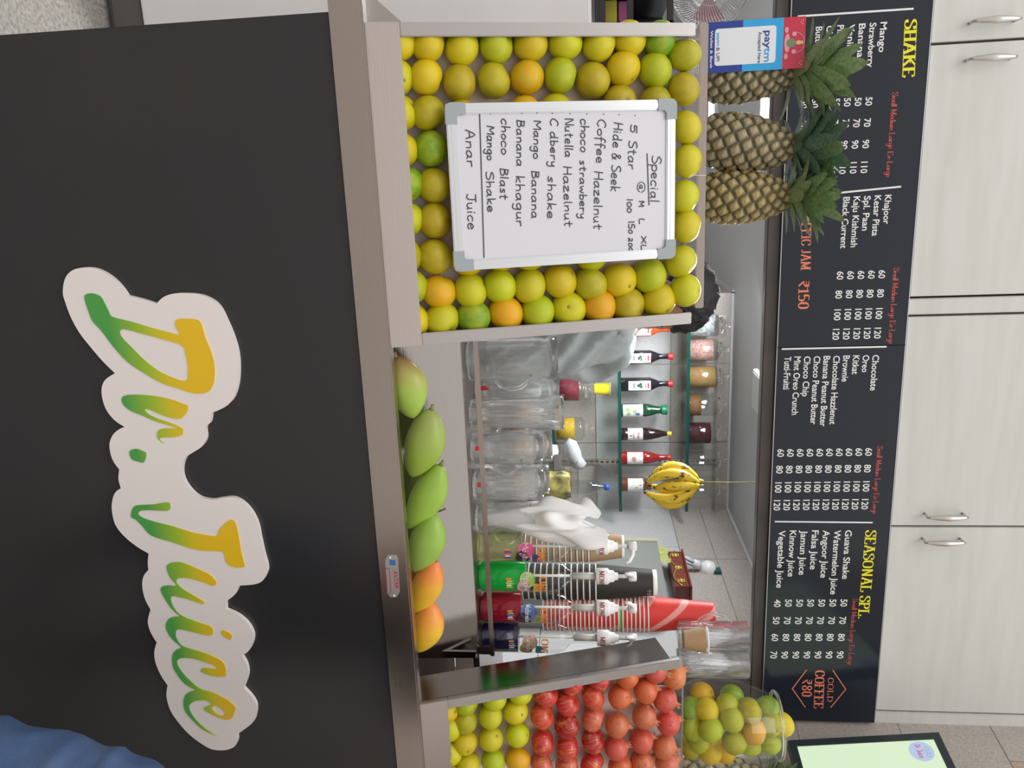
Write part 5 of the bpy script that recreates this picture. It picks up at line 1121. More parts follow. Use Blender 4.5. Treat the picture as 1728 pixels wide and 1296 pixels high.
# ---------------------------------------------------------------- blender, bag and water bottle in the middle
wt_ = thing('back_counter', 'grey worktop along the kitchen back wall, mostly hidden', 'counter', (0, 0, 0))
MB().bbox((.56, 3.25, 1.05), (1.66, 3.68, 1.09), .003).build('worktop', mat('granite_top', (.18, .17, .17), .3, var=(.1, .1, .1), vs=80), wt_)
MB().box((.60, 3.30, 0), (1.66, 3.66, 1.05)).build('base_unit', mat('grey_laminate', (.35, .35, .36), .5), wt_)
M_gr = mat('grey_plastic', (.40, .41, .42), .4)
yb = 3.42; a = at(765, 962, y=yb); t = thing('mixer_machine', 'grey kitchen mixer with rounded head behind the glass mugs', 'mixer', (a.x, yb, 1.091))
m = S(); m.lathe([(.05, 0), (.052, .05), (.045, .14), (.04, a.z - 1.091 - .06), (.0005, a.z - 1.091 - .05)], 24); m.build('motor_column', M_gr, t)
m = S(); hz = a.z - 1.091
m.tube([(-.06, 0, hz - .015), (-.045, 0, hz), (0, 0, hz + .012), (.035, 0, hz + .030), (.06, 0, hz + .045), (.075, 0, hz + .045)], [.020, .034, .040, .030, .034, .016], 18); m.build('head', M_gr, t)
m = MB(); m.bbox((-.01, -.05, hz - .075), (.075, .045, hz - .04), .006); m.build('ribbed_collar', mat('chrome_ribs', (.7, .7, .72), .2, 1.0), t)
a = at(818, 940, y=3.36); t = thing('snack_packet', 'crumpled black and yellow patterned packet behind the napkins', 'packet', (a.x, 3.36, 1.091))
m = S(); n = 26; vs = []; fs = []; hh = at(818, 962, y=3.36).z - 1.091
for j in range(15):
    tt = j / 14
    for i in range(n):
        an = 2 * PI * i / n; d = Vector((math.cos(an), math.sin(an), 0)); nn = noise.noise(Vector((d.x * 2, d.y * 2, tt * 3)))
        vs.append((d.x * .075 * (1 - .25 * tt) * (1 + .35 * nn), d.y * .05 * (1 - .85 * tt) * (1 + .4 * nn), hh * tt + .012 * nn))
for j in range(14):
    for i in range(n): fs.append((j * n + i, j * n + (i + 1) % n, (j + 1) * n + (i + 1) % n, (j + 1) * n + i))
fs.append(tuple(range(n - 1, -1, -1))); fs.append(tuple(14 * n + i for i in range(n))); m.add(vs, fs)
m.build('wrapper', mat('packet_print', (.02, .022, .05), .3, var=(.55, .48, .12), vs=14), t)
a = at(806, 1000, y=3.40); 
# mesh basket between the mixer and the bottle
t = thing('wire_basket', 'grey mesh basket standing on the back worktop', 'basket', (a.x - .01, 3.46, 1.091)); hb = at(800, 975, y=3.46).z - 1.091
m = MB()
for i in range(25):
    u = -.10 + .2 * i / 24; m.tube([(u * .8, -.05, 0), (u, -.07, hb)], .0012, 4); m.tube([(u * .8, .05, 0), (u, .07, hb)], .0012, 4)
for k in range(9):
    f = k / 8; m.tube([(-.08 - .02 * f, -.05 - .02 * f, hb * f), (.08 + .02 * f, -.05 - .02 * f, hb * f), (.08 + .02 * f, .05 + .02 * f, hb * f), (-.08 - .02 * f, .05 + .02 * f, hb * f)], .0014, 4, closed=True)
o = m.build('wire_mesh', M_chrome, t); o['kind'] = 'stuff'
a = at(822, 1004, y=3.50); t = thing('water_bottle', 'clear plastic water bottle with a blue cap', 'bottle', (a.x, 3.50, 1.091)); zt2 = at(822, 1020, y=3.5).z - 1.091
m = S(); m.lathe([(.034, 0), (.036, .006), (.036, zt2 * .80), (.034, zt2 * .86), (.014, zt2 * .97), (.013, zt2)], 26); m.build('bottle_body', thin_glass('water_pet', (.86, .88, .90), .6), t)
m = S(); m.lathe([(.016, zt2), (.016, zt2 + .022), (.0005, zt2 + .022)], 18); m.build('cap', mat('blue_cap', (.02, .10, .50), .4), t)

# ================================================================ BANANAS
yb = 2.50; c = at(813, 1176, y=yb); t = thing('banana_bunch', 'bunch of ripe spotted bananas hanging on a string from the ceiling', 'bananas', tuple(c))
M_ban = mat('banana_skin', (.80, .58, .03), .45); n_ = M_ban.node_tree.nodes; L_ = M_ban.node_tree.links
tc_ = n_.new('ShaderNodeTexCoord'); mp_ = n_.new('ShaderNodeMapping'); mp_.inputs['Scale'].default_value = (1, 1, .4); L_.new(tc_.outputs['Object'], mp_.inputs[0]); ns = n_.new('ShaderNodeTexNoise'); ns.inputs['Scale'].default_value = 75; ns.inputs['Detail'].default_value = 5; L_.new(mp_.outputs[0], ns.inputs[0])
r_ = n_.new('ShaderNodeMapRange'); r_.inputs[1].default_value = .58; r_.inputs[2].default_value = .63; L_.new(ns.outputs[0], r_.inputs[0]); mx_ = n_.new('ShaderNodeMix'); mx_.data_type = 'RGBA'; L_.new(r_.outputs[0], mx_.inputs[0]); mx_.inputs[6].default_value = (.80, .57, .035, 1); mx_.inputs[7].default_value = (.10, .05, .015, 1); L_.new(mx_.outputs[2], n_['Principled BSDF'].inputs['Base Color'])
kb = px(c); M_bt = mat('banana_tip', (.06, .04, .02), .7)
for k, (bx, ex, by, bulge, ln) in enumerate([(-.022, -.030, -.010, -.052, 70), (-.012, -.012, -.030, -.052, 84), (.000, .006, -.036, -.018, 70), (.010, .030, -.026, .035, 86), (.018, .058, -.004, .060, 72), (-.004, .022, .020, .040, 76), (-.018, -.012, .020, -.045, 76)]):
    L = ln * kb; pts = []; rad = []
    for i in range(13):
        f = i / 12; x = bx * (1 - f) * .6 + ex * f + bulge * math.sin(PI * f) * .75; y = by * (1.0 + .6 * math.sin(PI * f)) ; z = -L * f
        pts.append((x * 1.0, y, z)); rad.append(.0175 * max(.22, math.sin(PI * min(max(f * .86 + .09, 0), 1)) ** .55))
    m = S(); m.tube(pts, rad, 7); o = m.build('banana', M_ban, t); m = S(); e = Vector(pts[-1]); d = (e - Vector(pts[-2])).normalized(); m.tube([e - d * .002, e + d * .007], [.0055, .0045], 7); m.build('tip', M_bt, o)
m = S(); m.tube([(0, -.004, -.014), (0, 0, .006), (.001, 0, .022)], [.018, .012, .008], 9); m.build('stalk', mat('banana_stalk', (.35, .28, .05), .6), t)
m = S(); m.tube([(.0, 0, .018), (.002, 0, .10), (.001, 0, 2.154 - c.z)], .0014, 6); o = m.build('hanging_string', mat('yellow_string', (.50, .42, .12), .7), t)

# ================================================================ RIGHT KITCHEN WALL: LAMP, PRAYER SHELF, APPLIANCE
a = at(962, 1196, x=1.683); t = thing('wall_lamp', 'white wall lampholder with a three-tube energy-saving bulb pointing down', 'lamp', tuple(a))
b = at(938, 1144, x=1.60); d = (Vector(b) - a); Ld = d.length; dn = d.normalized(); m = S()
rot = Vector((0, 0, 1)).rotation_difference(dn).to_matrix().to_4x4(); m.xf = rot
m.lathe([(.040, -.012), (.042, 0), (.039, .022), (.028, .036), (.016, .042), (.0005, .044)], 28); m.build('holder_dome', M_white, t)
m = S(); m.xf = rot; m.lathe([(.011, .040), (.011, .052), (.018, .053), (.020, .066), (.019, .084), (.012, .090)], 22); m.build('lamp_base', mat('lamp_base', (.72, .74, .78), .35), t)
m = S(); m.xf = rot
for k in range(3):
    an = k * 2.094 + .3; o1, o2 = an - .45, an + .45; r = .012
    m.tube([(r * math.cos(o1), r * math.sin(o1), .086), (r * math.cos(o1), r * math.sin(o1), .126), (r * .8 * math.cos(an), r * .8 * math.sin(an), .134), (r * math.cos(o2), r * math.sin(o2), .126), (r * math.cos(o2), r * math.sin(o2), .086)], .0046, 8)
m.build('glass_tubes', mat('frosted_tube', (.70, .74, .84), .3), t)
a = at(966, 1212, x=1.683); MBX = MB().bbox((1.668, a.y - .022, a.z - .02), (1.683, a.y + .022, a.z + .012), .002).build('switch_box', mat('dark_green_plastic', (.02, .10, .09), .4)); tag(MBX, 'small dark green box on the wall above the lamp', 'switch box')
# wall appliance
A0 = at(925, 1070, x=1.60); A1 = at(1010, 1120, x=1.60); ya, yb_ = A1.y, A0.y
t = thing('grey_cabinet', 'dark grey appliance cabinet with beige frame behind the paper cups', 'cabinet', (0, 0, 0)); zt3 = at(985, 1122, x=1.56).z
MB().bbox((1.55, ya - .10, 0), (1.682, yb_ - .04, zt3), .004).build('body', mat('grey_green_metal', (.20, .21, .20), .35), t)
MB().bbox((1.545, yb_ - .04, 0), (1.682, yb_, zt3), .004).build('frame_post', mat('beige_frame', (.38, .34, .27), .5), t)
# prayer shelf
t = thing('prayer_shelf', 'small maroon wooden prayer shelf with gold ornaments and garland on the wall', 'shelf', (0, 0, 0))
q0_, q1_ = 1133, 1157; B0 = at(930, q0_, x=1.60); B1 = at(990, q1_, x=1.60); M_mar = mat('maroon_wood', (.16, .035, .025), .35); M_gold = mat('gold_paint', (.55, .42, .10), .35, .6)
zb0, zb1 = at(960, q0_, x=1.60).z, at(960, q1_, x=1.60).z
MB().bbox((1.60, B1.y, zb0), (1.682, B0.y, zb1), .003).build('box', M_mar, t)
MB().bbox((1.592, B1.y - .01, zb1), (1.682, B0.y + .01, zb1 + .008), .002).build('top_moulding', M_mar, t)
m = S()
for k in range(3):
    yy = B1.y + (B0.y - B1.y) * (.14 + .36 * k)
    m = S(); m.sphere((1.600, yy, (zb0 + zb1) / 2), .011, 12, 8)
    for i in range(6): an = i * PI / 3; m.sphere((1.598, yy + .014 * math.cos(an), (zb0 + zb1) / 2 + .014 * math.sin(an)), .005, 8, 6)
    m.build('gold_ornament', M_gold, t)
m = S(); m.tube([(1.597, B1.y + (B0.y - B1.y) * f, (zb0 + zb1) / 2 - .028 * math.sin(PI * 2 * f % PI)) for f in [i / 16 for i in range(17)]], .0026, 6); m.build('bead_string', M_gold, t)
m = S(); vs = []; fs = []
for i in range(17):
    for j in range(5):
        f = i / 16; vs.append((1.596 - .012 * j / 4 + .006 * math.sin(f * 22 + j), B0.y - .10 + .14 * f - .02, zb0 - .0 - .060 * j / 4 + .006 * math.sin(f * 9)))
for i in range(16):
    for j in range(4): fs.append((i * 5 + j, i * 5 + j + 1, (i + 1) * 5 + j + 1, (i + 1) * 5 + j))
m.add(vs, fs); o = m.build('gold_cloth', mat('gold_cloth', (.42, .42, .12), .6, var=(.25, .3, .1), vs=120), t)

# ================================================================ LEFT SIDE: FRIDGE, RACK, FAN, RAG
yf_ = 2.36; xr = at(24, 760, y=yf_).x - .0; zt4 = at(10, 1004, y=yf_).z; zb4 = at(10, 236, y=yf_).z
t = thing('white_fridge', 'tall off-white refrigerator standing beyond the left end of the counter', 'refrigerator', (0, 0, 0)); M_fr = mat('fridge_white', (.80, .78, .78), .3, var=(.76, .74, .74), vs=3)
MB().bbox((xr - .70, yf_ + .05, .03), (xr + .10, yf_ + .65, zt4), .01).build('body', M_fr, t)
MB().bbox((xr - .69, yf_, zb4), (xr + .09, yf_ + .046, .78), .008).build('door', M_fr, t)
MB().bbox((xr - .69, yf_, .79), (xr + .09, yf_ + .046, zt4 - .01), .008).build('door', M_fr, t)
MB().box((xr - .68, yf_ + .01, .03), (xr + .08, yf_ + .05, zb4 - .004)).build('toe_strip', M_gap, t)
MB().bbox((xr - .66, yf_ - .035, .50), (xr - .63, yf_, .74), .006).build('handle', M_chrome, t)
MB().bbox((xr - .66, yf_ - .035, .84), (xr - .63, yf_, 1.15), .006).build('handle', M_chrome, t)
t = thing('black_crate', 'black open crate of boxes on top of the refrigerator', 'crate', (0, 0, 0)); zc0, zc1 = zt4, at(10, 1136, y=yf_ + .05).z
xr2 = xr + .06
MB().box((xr - .5, yf_ + .02, zc0 + .001), (xr2, yf_ + .4, zc0 + .012)).build('crate_base', M_black, t)
for z in (zc0 + .012, zc0 + .09, zc1 - .02): MB().bbox((xr - .5, yf_ + .02, z), (xr2, yf_ + .03, z + .018), .002).build('slat', M_black, t)
for x in (xr2 - .01, xr2 - .10, xr2 - .25): MB().bbox((x, yf_ + .02, zc0 + .012), (x + .01, yf_ + .4, zc1), .001).build('upright', M_black, t)
MB().box((xr - .5, yf_ + .39, zc0 + .012), (xr2, yf_ + .4, zc1)).build('back_board', mat('dark_board', (.04, .04, .045), .5), t)
for x, z, w2, h2, cl, nm, lb in ((xr2 - .085, zc0 + .014, .06, .05, (.55, .50, .05), 'yellow_box', 'narrow yellow box inside the black crate'), (xr2 - .080, zc0 + .068, .055, .035, (.40, .10, .25), 'pink_box', 'pink box stacked on the yellow box in the crate'), (xr2 - .20, zc0 + .014, .08, .07, (.45, .45, .45), 'grey_box', 'grey box at the left inside the black crate')):
    o = MB().bbox((x, yf_ + .08, z), (x + w2, yf_ + .22, z + h2), .002).build('carton', mat(nm, cl, .5)); tag(o, lb, 'box')
# fan
yf2 = 2.62; c = at(-24, 1197, y=yf2); Rf = 66 * px(c); t = thing('table_fan', 'white caged fan above the refrigerator', 'fan', tuple(c)); wh = mat('fan_white', (.80, .80, .80), .35)
m = S()
for s_ in (-1, 1): m.tube([(Rf * math.cos(2 * PI * i / 48), s_ * .004, Rf * math.sin(2 * PI * i / 48)) for i in range(48)], .004, 6, closed=True)
m.build('outer_ring', wh, t)
m = MB()
for side in (-1, 1):
    for i in range(72):
        an = 2 * PI * i / 72; m.tube([((.03 + (Rf - .03) * f) * math.cos(an + .5 * (1 - f) * side), side * .055 * math.cos(PI / 2 * f ** 1.6), (.03 + (Rf - .03) * f) * math.sin(an + .5 * (1 - f) * side)) for f in (0, .35, .7, 1)], .0009, 4)
    m.tube([(Rf * .55 * math.cos(2 * PI * i / 30), side * .046, Rf * .55 * math.sin(2 * PI * i / 30)) for i in range(30)], .0014, 4, closed=True)
o = m.build('wire_guard', wh, t); o['kind'] = 'stuff'
for k in range(3):
    m = S(); vs = []; a0 = k * 2.094
    for i in range(7):
        for j in range(5): f = .15 + .72 * i / 6; an = a0 + (j - 2) * .17 * (1 + .6 * f); vs.append((Rf * f * math.cos(an), .014 * (j - 2) * .6, Rf * f * math.sin(an)))
    m.add(vs, [(i * 5 + j, i * 5 + j + 1, (i + 1) * 5 + j + 1, (i + 1) * 5 + j) for i in range(6) for j in range(4)]); m.build('blade', mat('fan_blade', (.60, .35, .40), .3), t)
m = S(); m.sphere((0, -.02, 0), .03, 16, 10); m.tube([(0, 0, 0), (0, .10, 0)], .04, 14); m.build('motor', wh, t)
m = S(); m.tube([(0, .10, 0), (0, .10, -(c.z - zt4) + .02)], .012, 10); m.lathe([(.11, -(c.z - zt4)), (.11, -(c.z - zt4) + .015), (.02, -(c.z - zt4) + .025)], 24, (0, .10, 0)); m.build('stand', wh, t)
# rag on the floor
a = at(12, 214, z=.03); m = S(); vs = []; fs = []; n = 22
for i in range(n):
    for j in range(n):
        u, v = i / (n - 1), j / (n - 1); h = .03 + .05 * abs(noise.noise(Vector((u * 5, v * 5, 1)))) + .02 * noise.noise(Vector((u * 14, v * 14, 3))); e = min(u, v, 1 - u, 1 - v) * 8
        vs.append((a.x - .45 + .75 * u + .02 * math.sin(v * 9), a.y - .05 + .10 * v, .004 + max(h, 0) * min(e, 1)))
for i in range(n - 1):
    for j in range(n - 1): fs.append((i * n + j, (i + 1) * n + j, (i + 1) * n + j + 1, i * n + j + 1))
m.add(vs, fs); tag(m.build('floor_rag', mat('rag_cloth', (.16, .155, .16), .9)), 'crumpled dark grey cloth on the floor before the refrigerator', 'cloth')

# ================================================================ TELEVISION
DT = .075; TILT = .13; TZ0 = [1.9]
def tpt(s_, z, d): return wpt(s_, z, d + (z - TZ0[0]) * TILT)
def tbox(mb, s0, s1, z0, z1, d0, d1):
    vs = [tpt(a, z, d) for z in (z0, z1) for d in (d0, d1) for a in (s0, s1)]
    return mb.add(vs, [(0, 2, 3, 1), (4, 5, 7, 6), (0, 1, 5, 4), (2, 6, 7, 3), (0, 4, 6, 2), (1, 3, 7, 5)])
TNV = (WN - Vector((0, 0, 1)) * TILT).normalized()
def tvp(p, q): 
    v = on_plane(p, q, tpt(0, TZ0[0], DT), TNV); d = v - WO; return d.dot(WD), v.z
s0, zA = tvp(1235, 1583); s1_, zB = tvp(1252, 1330); st_, ztv = tvp(1296, 1612)
print('TV', s0, zA, s1_, zB, st_, ztv)
sl = (s0 + s1_) / 2; z1t = (zA + ztv) / 2; z0t = zB - .0; sr = sl + 1.10
t = thing('television', 'black-framed wall television showing a pale green screen with a round logo', 'television', (0, 0, 0))
tbox(MB(), sl, sr, z0t, z1t, DT - .03, DT - .002).build('casing', M_black, t)
bz = .022
for a_ in ((sl, sl + bz, z0t, z1t), (sr - bz, sr, z0t, z1t), (sl + bz, sr - bz, z0t, z0t + bz), (sl + bz, sr - bz, z1t - bz, z1t)): tbox(MB(), *a_, DT - .002, DT + .003).build('bezel', mat('bezel_black', (.02, .035, .04), .2), t)
tbox(MB(), sl + bz, sr - bz, z0t + bz, z1t - bz, DT - .002, DT).build('screen', mat('screen_lit', (.02, .02, .02), .3, emit=(.72, .88, .62), es=.95), t)
wbox(MB(), sl + .3, sl + .6, (z0t + z1t) / 2 - .08, (z0t + z1t) / 2 + .08, 0.005, DT - .01).build('wall_bracket', M_black, t)
lc = tvp(1268, 1555)
def tvf(u, v): return tpt(lc[0] + u, lc[1] + v, DT + .0012)
m = MB(); m.add([tpt(lc[0] + .034 * math.cos(2 * PI * i / 26), lc[1] + .034 * math.sin(2 * PI * i / 26), DT + .0006) for i in range(26)], [tuple(range(26))]); m.build('logo_disc', mat('logo_blue', (.02, .02, .02), .4, emit=(.50, .62, .85), es=.9), t)
m = MB(); stroke_text(m, 'Dr Juice', HAND, lambda u, v: tvf(u - .022, v - .012), .044, .016, .002); m.build('logo_lettering', mat('logo_pink', (.02, .02, .02), .4, emit=(.65, .12, .25), es=.8), t)
m = MB()
for dx in (-.008, .004, .014): ribbon(m, [(dx + .006 * math.cos(2 * PI * i / 12), .016 + .006 * math.sin(2 * PI * i / 12)) for i in range(13)], tvf, .0012)
m.build('logo_fruit', mat('logo_teal', (.02, .02, .02), .4, emit=(.25, .45, .6), es=.8), t)

# ================================================================ PEOPLE
def skin_mesh(nodes, edges, sub=2):
    """nodes: name -> (pos, radius)"""
    ks = list(nodes); me = bpy.data.meshes.new('b'); me.from_pydata([nodes[k][0] for k in ks], [(ks.index(a), ks.index(b)) for a, b in edges], [])
    o = bpy.data.objects.new('b', me); COL.objects.link(o); md = o.modifiers.new('s', 'SKIN'); md.use_smooth_shade = True
    sv = me.skin_vertices[0].data
    for i, k in enumerate(ks):
        r = nodes[k][1]; sv[i].radius = (r, r) if isinstance(r, (int, float)) else r; sv[i].use_root = (i == 0)
    s_ = o.modifiers.new('u', 'SUBSURF'); s_.levels = sub
    dg = bpy.context.evaluated_depsgraph_get(); out = bpy.data.meshes.new_from_object(o.evaluated_get(dg)); bpy.data.objects.remove(o); return out
def fuse(meshes, vox, name, m_):
    bm = bmesh.new()
    for me in meshes: bm.from_mesh(me)
    me = bpy.data.meshes.new(name); bm.to_mesh(me); bm.free(); o = bpy.data.objects.new(name, me); COL.objects.link(o)
    r = o.modifiers.new('r', 'REMESH'); r.mode = 'VOXEL'; r.voxel_size = vox; r.use_smooth_shade = True; s_ = o.modifiers.new('s', 'SMOOTH'); s_.iterations = 4; s_.factor = .5
    dg = bpy.context.evaluated_depsgraph_get(); out = bpy.data.meshes.new_from_object(o.evaluated_get(dg)); bpy.data.objects.remove(o); out.name = name; out.materials.clear(); out.materials.append(m_); return out
def head_mesh(c, R3, s_=1.):
    """head at c, rotated by R3 (faces +x before rotation)"""
    mb = MB(); X_ = Matrix.Translation(c) @ R3.to_4x4()
    def el(p, sx, sy, sz, n=18, k=None, rot=None): mb.xf = X_ @ Matrix.Translation(p) @ (rot.to_4x4() if rot else Matrix.Identity(4)) @ Matrix.Diagonal((sx, sy, sz, 1)); mb.sphere((0, 0, 0), s_, n, 12)
    el((-.012, 0, .030), .098, .076, .088); el((.030, 0, -.045), .058, .056, .062); el((.052, 0, -.078), .028, .030, .022); el((.075, 0, .022), .022, .052, .016)
    el((.096, 0, -.018), .018, .013, .030); el((.108, 0, -.030), .014, .015, .012); el((.086, 0, -.060), .014, .024, .007); el((.084, 0, -.070), .013, .020, .007)
    for s2 in (-1, 1): el((-.004, s2 * .078, -.010), .020, .009, .032); el((.066, s2 * .040, -.028), .018, .018, .022)
    mb.xf = None; return mb.mesh('head', M_skin)
M_skin = mat('brown_skin', (.36, .18, .10), .5, sss=.05); M_hair = mat('black_hair', (.008, .007, .008), .6, bump=.6, bs=160, stretch=(1, 1, .3))
def hand(w_, d, up, s_=1.):
    """palm, five bent fingers; w_ wrist, d direction, up palm back"""
    d = Vector(d).normalized(); up = Vector(up).normalized(); sd = d.cross(up).normalized(); out = [skin_mesh({'a': (w_, (.026 * s_, .018 * s_)), 'b': (w_ + d * .05 * s_, (.036 * s_, .014 * s_)), 'c': (w_ + d * .088 * s_, (.036 * s_, .012 * s_))}, [('a', 'b'), ('b', 'c')])]
    for k, (o_, L, rr) in enumerate(((-.027, .062, .0085), (-.009, .072, .009), (.009, .068, .009), (.026, .052, .008))):
        b = w_ + d * .075 * s_ + sd * o_ * s_; p1 = b + d * .02; p2 = p1 + (d * .85 - up * .4).normalized() * L * .5 * s_; p3 = p2 + (d * .3 - up * .9).normalized() * L * .5 * s_
        out.append(skin_mesh({'a': (b, rr), 'b': (p1, rr), 'c': (p2, rr * .92), 'd': (p3, rr * .75)}, [('a', 'b'), ('b', 'c'), ('c', 'd')], 1))
    b = w_ + d * .025 * s_ - sd * .022 * s_; p2 = b + (d * .6 - sd * .8).normalized() * .038 * s_; p3 = p2 + (d * .85 - sd * .2 - up * .4).normalized() * .030 * s_
    out.append(skin_mesh({'a': (b, .011), 'b': (p2, .0098), 'c': (p3, .0078)}, [('a', 'b'), ('b', 'c')], 1)); return out
# ---- man behind the counter, bending towards the right
ym = 2.12
hc = at(497, 1128, y=ym); nk = at(515, 1072, y=ym); sh = at(545, 1040, y=ym); ch = at(560, 985, y=ym + .02); bl = at(545, 900, y=ym + .05); V = Vector
hip = V((bl.x - .03, ym + .05, .98)); fx = V((1, 0, 0))
sl_ = sh + V((.0, -.155, -.02)); sr_ = sh + V((-.01, .155, -.01)); eL = V((sl_.x + .10, ym - .20, 1.26)); wL = V((eL.x + .22, ym - .19, 1.225)); eR = V((sr_.x + .10, ym + .17, 1.30)); wR = V((eR.x + .22, ym + .06, 1.24))
sl_ = V((sh.x - .01, max(sl_.y, 2.03), sl_.z)); eL.y = 2.07; wL.y = 2.09
nodes = {'hip': (hip, (.135, .105)), 'belly': (bl, (.125, .105)), 'chest': (ch, (.14, .11)), 'up': (sh, (.11, .085)), 'neck': ((nk + sh) / 2 + V((.0, 0, .01)), .055), 'nk2': (nk + V((0, 0, .02)), .052),
         'sl': (sl_, .055), 'el': (eL, .042), 'wl': (wL, .028), 'sr': (sr_, .055), 'er': (eR, .042), 'wr': (wR, .028),
         'hl': (hip + V((0, -.09, -.06)), .09), 'kl': (hip + V((.03, -.09, -.48)), .058), 'al': (V((hip.x, hip.y - .09, .09)), .042), 'tl': (V((hip.x + .14, hip.y - .09, .035)), .034),
         'hr': (hip + V((0, .09, -.06)), .09), 'kr': (hip + V((.0, .09, -.48)), .058), 'ar': (V((hip.x - .05, hip.y + .10, .09)), .042), 'tr': (V((hip.x + .09, hip.y + .11, .035)), .034)}
E0 = [('hip', 'belly'), ('belly', 'chest'), ('chest', 'up'), ('up', 'neck'), ('neck', 'nk2'), ('up', 'sl'), ('sl', 'el'), ('el', 'wl'), ('up', 'sr'), ('sr', 'er'), ('er', 'wr'), ('hip', 'hl'), ('hl', 'kl'), ('kl', 'al'), ('al', 'tl'), ('hip', 'hr'), ('hr', 'kr'), ('kr', 'ar'), ('ar', 'tr')]
Rh = Matrix.Rotation(R(-14), 3, 'Z') @ Matrix.Rotation(R(30), 3, 'Y')
man = thing('person', 'man in a pale grey shirt with black hair, head bowed, working behind the left tray', 'person', (0, 0, 0))
bodym = fuse([skin_mesh(nodes, E0), head_mesh(hc, Rh, 1.0)] + hand(wL, (1, .1, -.1), (0, 0, 1)) + hand(wR, (1, -.1, -.1), (0, 0, 1)), .0075, 'body', M_skin); link('body', bodym, man)
def grow(ks, es, add, extra=None, name='shirt', m_=None, vox=.009, folds=.0):
    nd = {k: (nodes_[k][0], tuple(a + add for a in nodes_[k][1]) if isinstance(nodes_[k][1], tuple) else nodes_[k][1] + add) for k in ks}
    if extra: nd.update(extra)
    me = fuse([skin_mesh(nd, es)], vox, name, m_)
    if folds:
        for v in me.vertices:
            n1 = noise.noise(V((v.co.x * 9 + v.co.z * 12, v.co.y * 5, v.co.z * 1.5 - v.co.x * 2))); n2 = noise.noise(V((v.co.x * 20 + v.co.z * 34, v.co.y * 18, v.co.z * 6 - v.co.x * 9)))
            v.co += v.normal * max(-.002, folds * (1 - abs(n1) * 3.6) + folds * .25 * n2)
        me.update()
    return me
nodes_ = dict(nodes)
shl = eL.lerp(wL, .62); shr = eR.lerp(wR, .62)
ex = {'sl': (sl_, .100), 'sr': (sr_, .100), 'up': (sh, (.155, .125)), 'sl1': (eL, .062), 'sr1': (eR, .062), 'sl2': (shl, .054), 'sr2': (shr, .054), 'hem': (hip + V((0, 0, -.06)), (.155, .125))}
shirt = grow(['belly', 'chest', 'up', 'sl', 'sr'], [('hem', 'belly'), ('belly', 'chest'), ('chest', 'up'), ('up', 'sl'), ('sl', 'sl1'), ('sl1', 'sl2'), ('up', 'sr'), ('sr', 'sr1'), ('sr1', 'sr2')], .030, ex, 'shirt', mat('pale_grey_shirt', (.46, .51, .53), .75, bump=.2, bs=200), folds=.016, vox=.008)
link('shirt', shirt, man)
pants = grow(['hip', 'hl', 'kl', 'hr', 'kr'], [('hip', 'hl'), ('hl', 'kl'), ('kl', 'al2'), ('hip', 'hr'), ('hr', 'kr'), ('kr', 'ar2')], .016, {'al2': (nodes['al'][0], .062), 'ar2': (nodes['ar'][0], .062)}, 'trousers', mat('dark_trousers', (.03, .032, .04), .8)); link('trousers', pants, man)
m = S(); nc = nk + (sh - nk) * .25; dcol = (nk - sh).normalized(); q_ = dcol.orthogonal().normalized(); q2 = dcol.cross(q_)
m.tube([nc + dcol * .012 + (q_ * math.cos(t_) + q2 * math.sin(t_)) * .064 for t_ in [2 * PI * i / 20 for i in range(20)]], .011, 8, closed=True); m.build('collar', MATS['pale_grey_shirt'], man)
# hair cap
def hair(c, R3, parent, L=1.):
    mb = S(); X_ = Matrix.Translation(c) @ R3.to_4x4(); vs = []; fs = []; n, mm = 40, 18
    for j in range(mm + 1):
        for i in range(n):
            az = 2 * PI * i / n; lim = R(78) if math.cos(az) > .35 else R(128); el_ = lim * j / mm
            d = V((math.sin(el_) * math.cos(az), math.sin(el_) * math.sin(az), math.cos(el_))); nn = noise.noise(d * 5 + V((3, 1, 0))) + .5 * noise.noise(d * 14)
            r = V((d.x * .106, d.y * .084, d.z * .098)) * (1 + .10 * nn); 
            if j == mm: r *= .90
            vs.append(X_ @ (r + V((-.014, 0, .030))))
    for j in range(mm):
        for i in range(n): fs.append((j * n + i, (j + 1) * n + i, (j + 1) * n + (i + 1) % n, j * n + (i + 1) % n))
    mb.add(vs, fs); return mb.build('hair', M_hair, parent)
hair(hc, Rh, man)
def eyes(c, R3, parent):
    X_ = Matrix.Translation(c) @ R3.to_4x4()
    for s2 in (-1, 1):
        m = S(); m.sphere(tuple(X_ @ V((.0765, s2 * .032, .004))), .0105, 14, 10); o = m.build('eye', mat('eye_white', (.75, .72, .70), .25), parent)
        m = S(); m.sphere(tuple(X_ @ V((.0845, s2 * .032, .001))), .0062, 12, 8); m.build('iris', mat('eye_dark', (.02, .012, .01), .2), o)
        m = S(); m.tube([X_ @ V((.089, s2 * .016, .022)), X_ @ V((.087, s2 * .034, .026)), X_ @ V((.074, s2 * .052, .020))], [.0025, .0035, .002], 6); m.build('eyebrow', M_hair, parent)
eyes(hc, Rh, man)
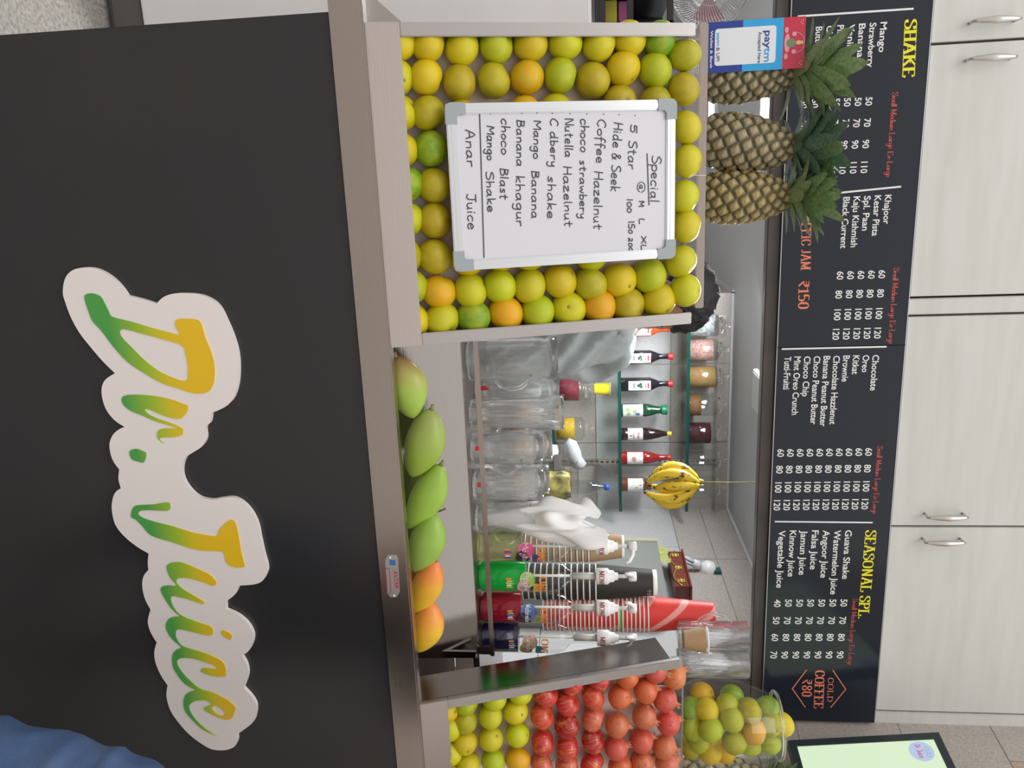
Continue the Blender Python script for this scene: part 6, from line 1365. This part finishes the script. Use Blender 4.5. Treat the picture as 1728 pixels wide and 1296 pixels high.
# ---- customer in blue denim at the right edge
yc_ = .95; k0 = at(1296, 250, y=yc_); hx = k0.x + .175
hip = V((hx, yc_ + .02, k0.z - .03)); print('HIP', hip)
sc2 = hip.z / .93
def W(dx, dy, z): return V((hx + dx, yc_ + dy, z * sc2))
nodes = {'hip': (hip, (.13, .11)), 'belly': (W(.06, 0, 1.07), (.14, .115)), 'chest': (W(.11, 0, 1.24), (.145, .12)), 'up': (W(.13, 0, 1.37), (.12, .09)), 'neck': (W(.14, 0, 1.45), .052), 'nk2': (W(.14, 0, 1.50), .052),
         'sl': (W(-.03, -.03, 1.36), .052), 'el': (W(-.03, -.16, 1.12), .042), 'wl': (W(.12, -.22, 1.06), .028), 'sr': (W(.30, 0, 1.36), .055), 'er': (W(.36, .02, 1.12), .042), 'wr': (W(.26, -.16, 1.08), .028),
         'hl': (W(-.085, 0, .82), .095), 'kl': (W(-.15, .03, .47), .066), 'al': (W(-.14, 0, .09), .045), 'tl': (W(-.14, .13, .035), .036),
         'hr': (W(.12, 0, .84), .095), 'kr': (W(.16, .03, .47), .065), 'ar': (W(.17, 0, .09), .045), 'tr': (W(.18, .13, .035), .036)}
Rh2 = Matrix.Rotation(R(88), 3, 'Z') @ Matrix.Rotation(R(12), 3, 'Y'); hc2 = W(.14, .01, 1.62)
cus = thing('person', 'customer at the right picture edge, only the blue denim hip showing', 'person', (0, 0, 0))
link('body', fuse([skin_mesh(nodes, E0), head_mesh(hc2, Rh2, 1.0)] + hand(nodes['wl'][0], (.9, -.2, .1), (0, -1, 0)) + hand(nodes['wr'][0], (-.9, -.2, 0), (0, -1, .3)), .0085, 'body', M_skin), cus)
nodes_ = dict(nodes)
link('jeans', grow(['hip', 'hl', 'kl', 'hr', 'kr'], [('waist', 'hip'), ('hip', 'hl'), ('hl', 'kl'), ('kl', 'al2'), ('hip', 'hr'), ('hr', 'kr'), ('kr', 'ar2')], .018, {'waist': (hip + V((.02, 0, .05)), (.135, .12)), 'al2': (nodes['al'][0], .066), 'ar2': (nodes['ar'][0], .066)}, 'jeans', mat('blue_denim', (.045, .095, .22), .8, var=(.075, .13, .26), vs=9, bump=.3, bs=300), folds=.006), cus)
link('shirt', grow(['belly', 'chest', 'up', 'sl', 'sr'], [('hem', 'belly'), ('belly', 'chest'), ('chest', 'up'), ('up', 'sl'), ('sl', 'sl2'), ('up', 'sr'), ('sr', 'sr2')], .022, {'hem': (W(.065, 0, .985), (.120, .125)), 'belly': (W(.078, 0, 1.09), (.140, .13)), 'up': (W(.13, 0, 1.37), (.165, .125)), 'sl': (nodes['sl'][0], .085), 'sr': (nodes['sr'][0], .085), 'sl2': (nodes['sl'][0].lerp(nodes['el'][0], .7), .060), 'sr2': (nodes['sr'][0].lerp(nodes['er'][0], .7), .060)}, 'shirt', mat('black_shirt', (.015, .015, .018), .8), folds=.006), cus)
hair(hc2, Rh2, cus); eyes(hc2, Rh2, cus)
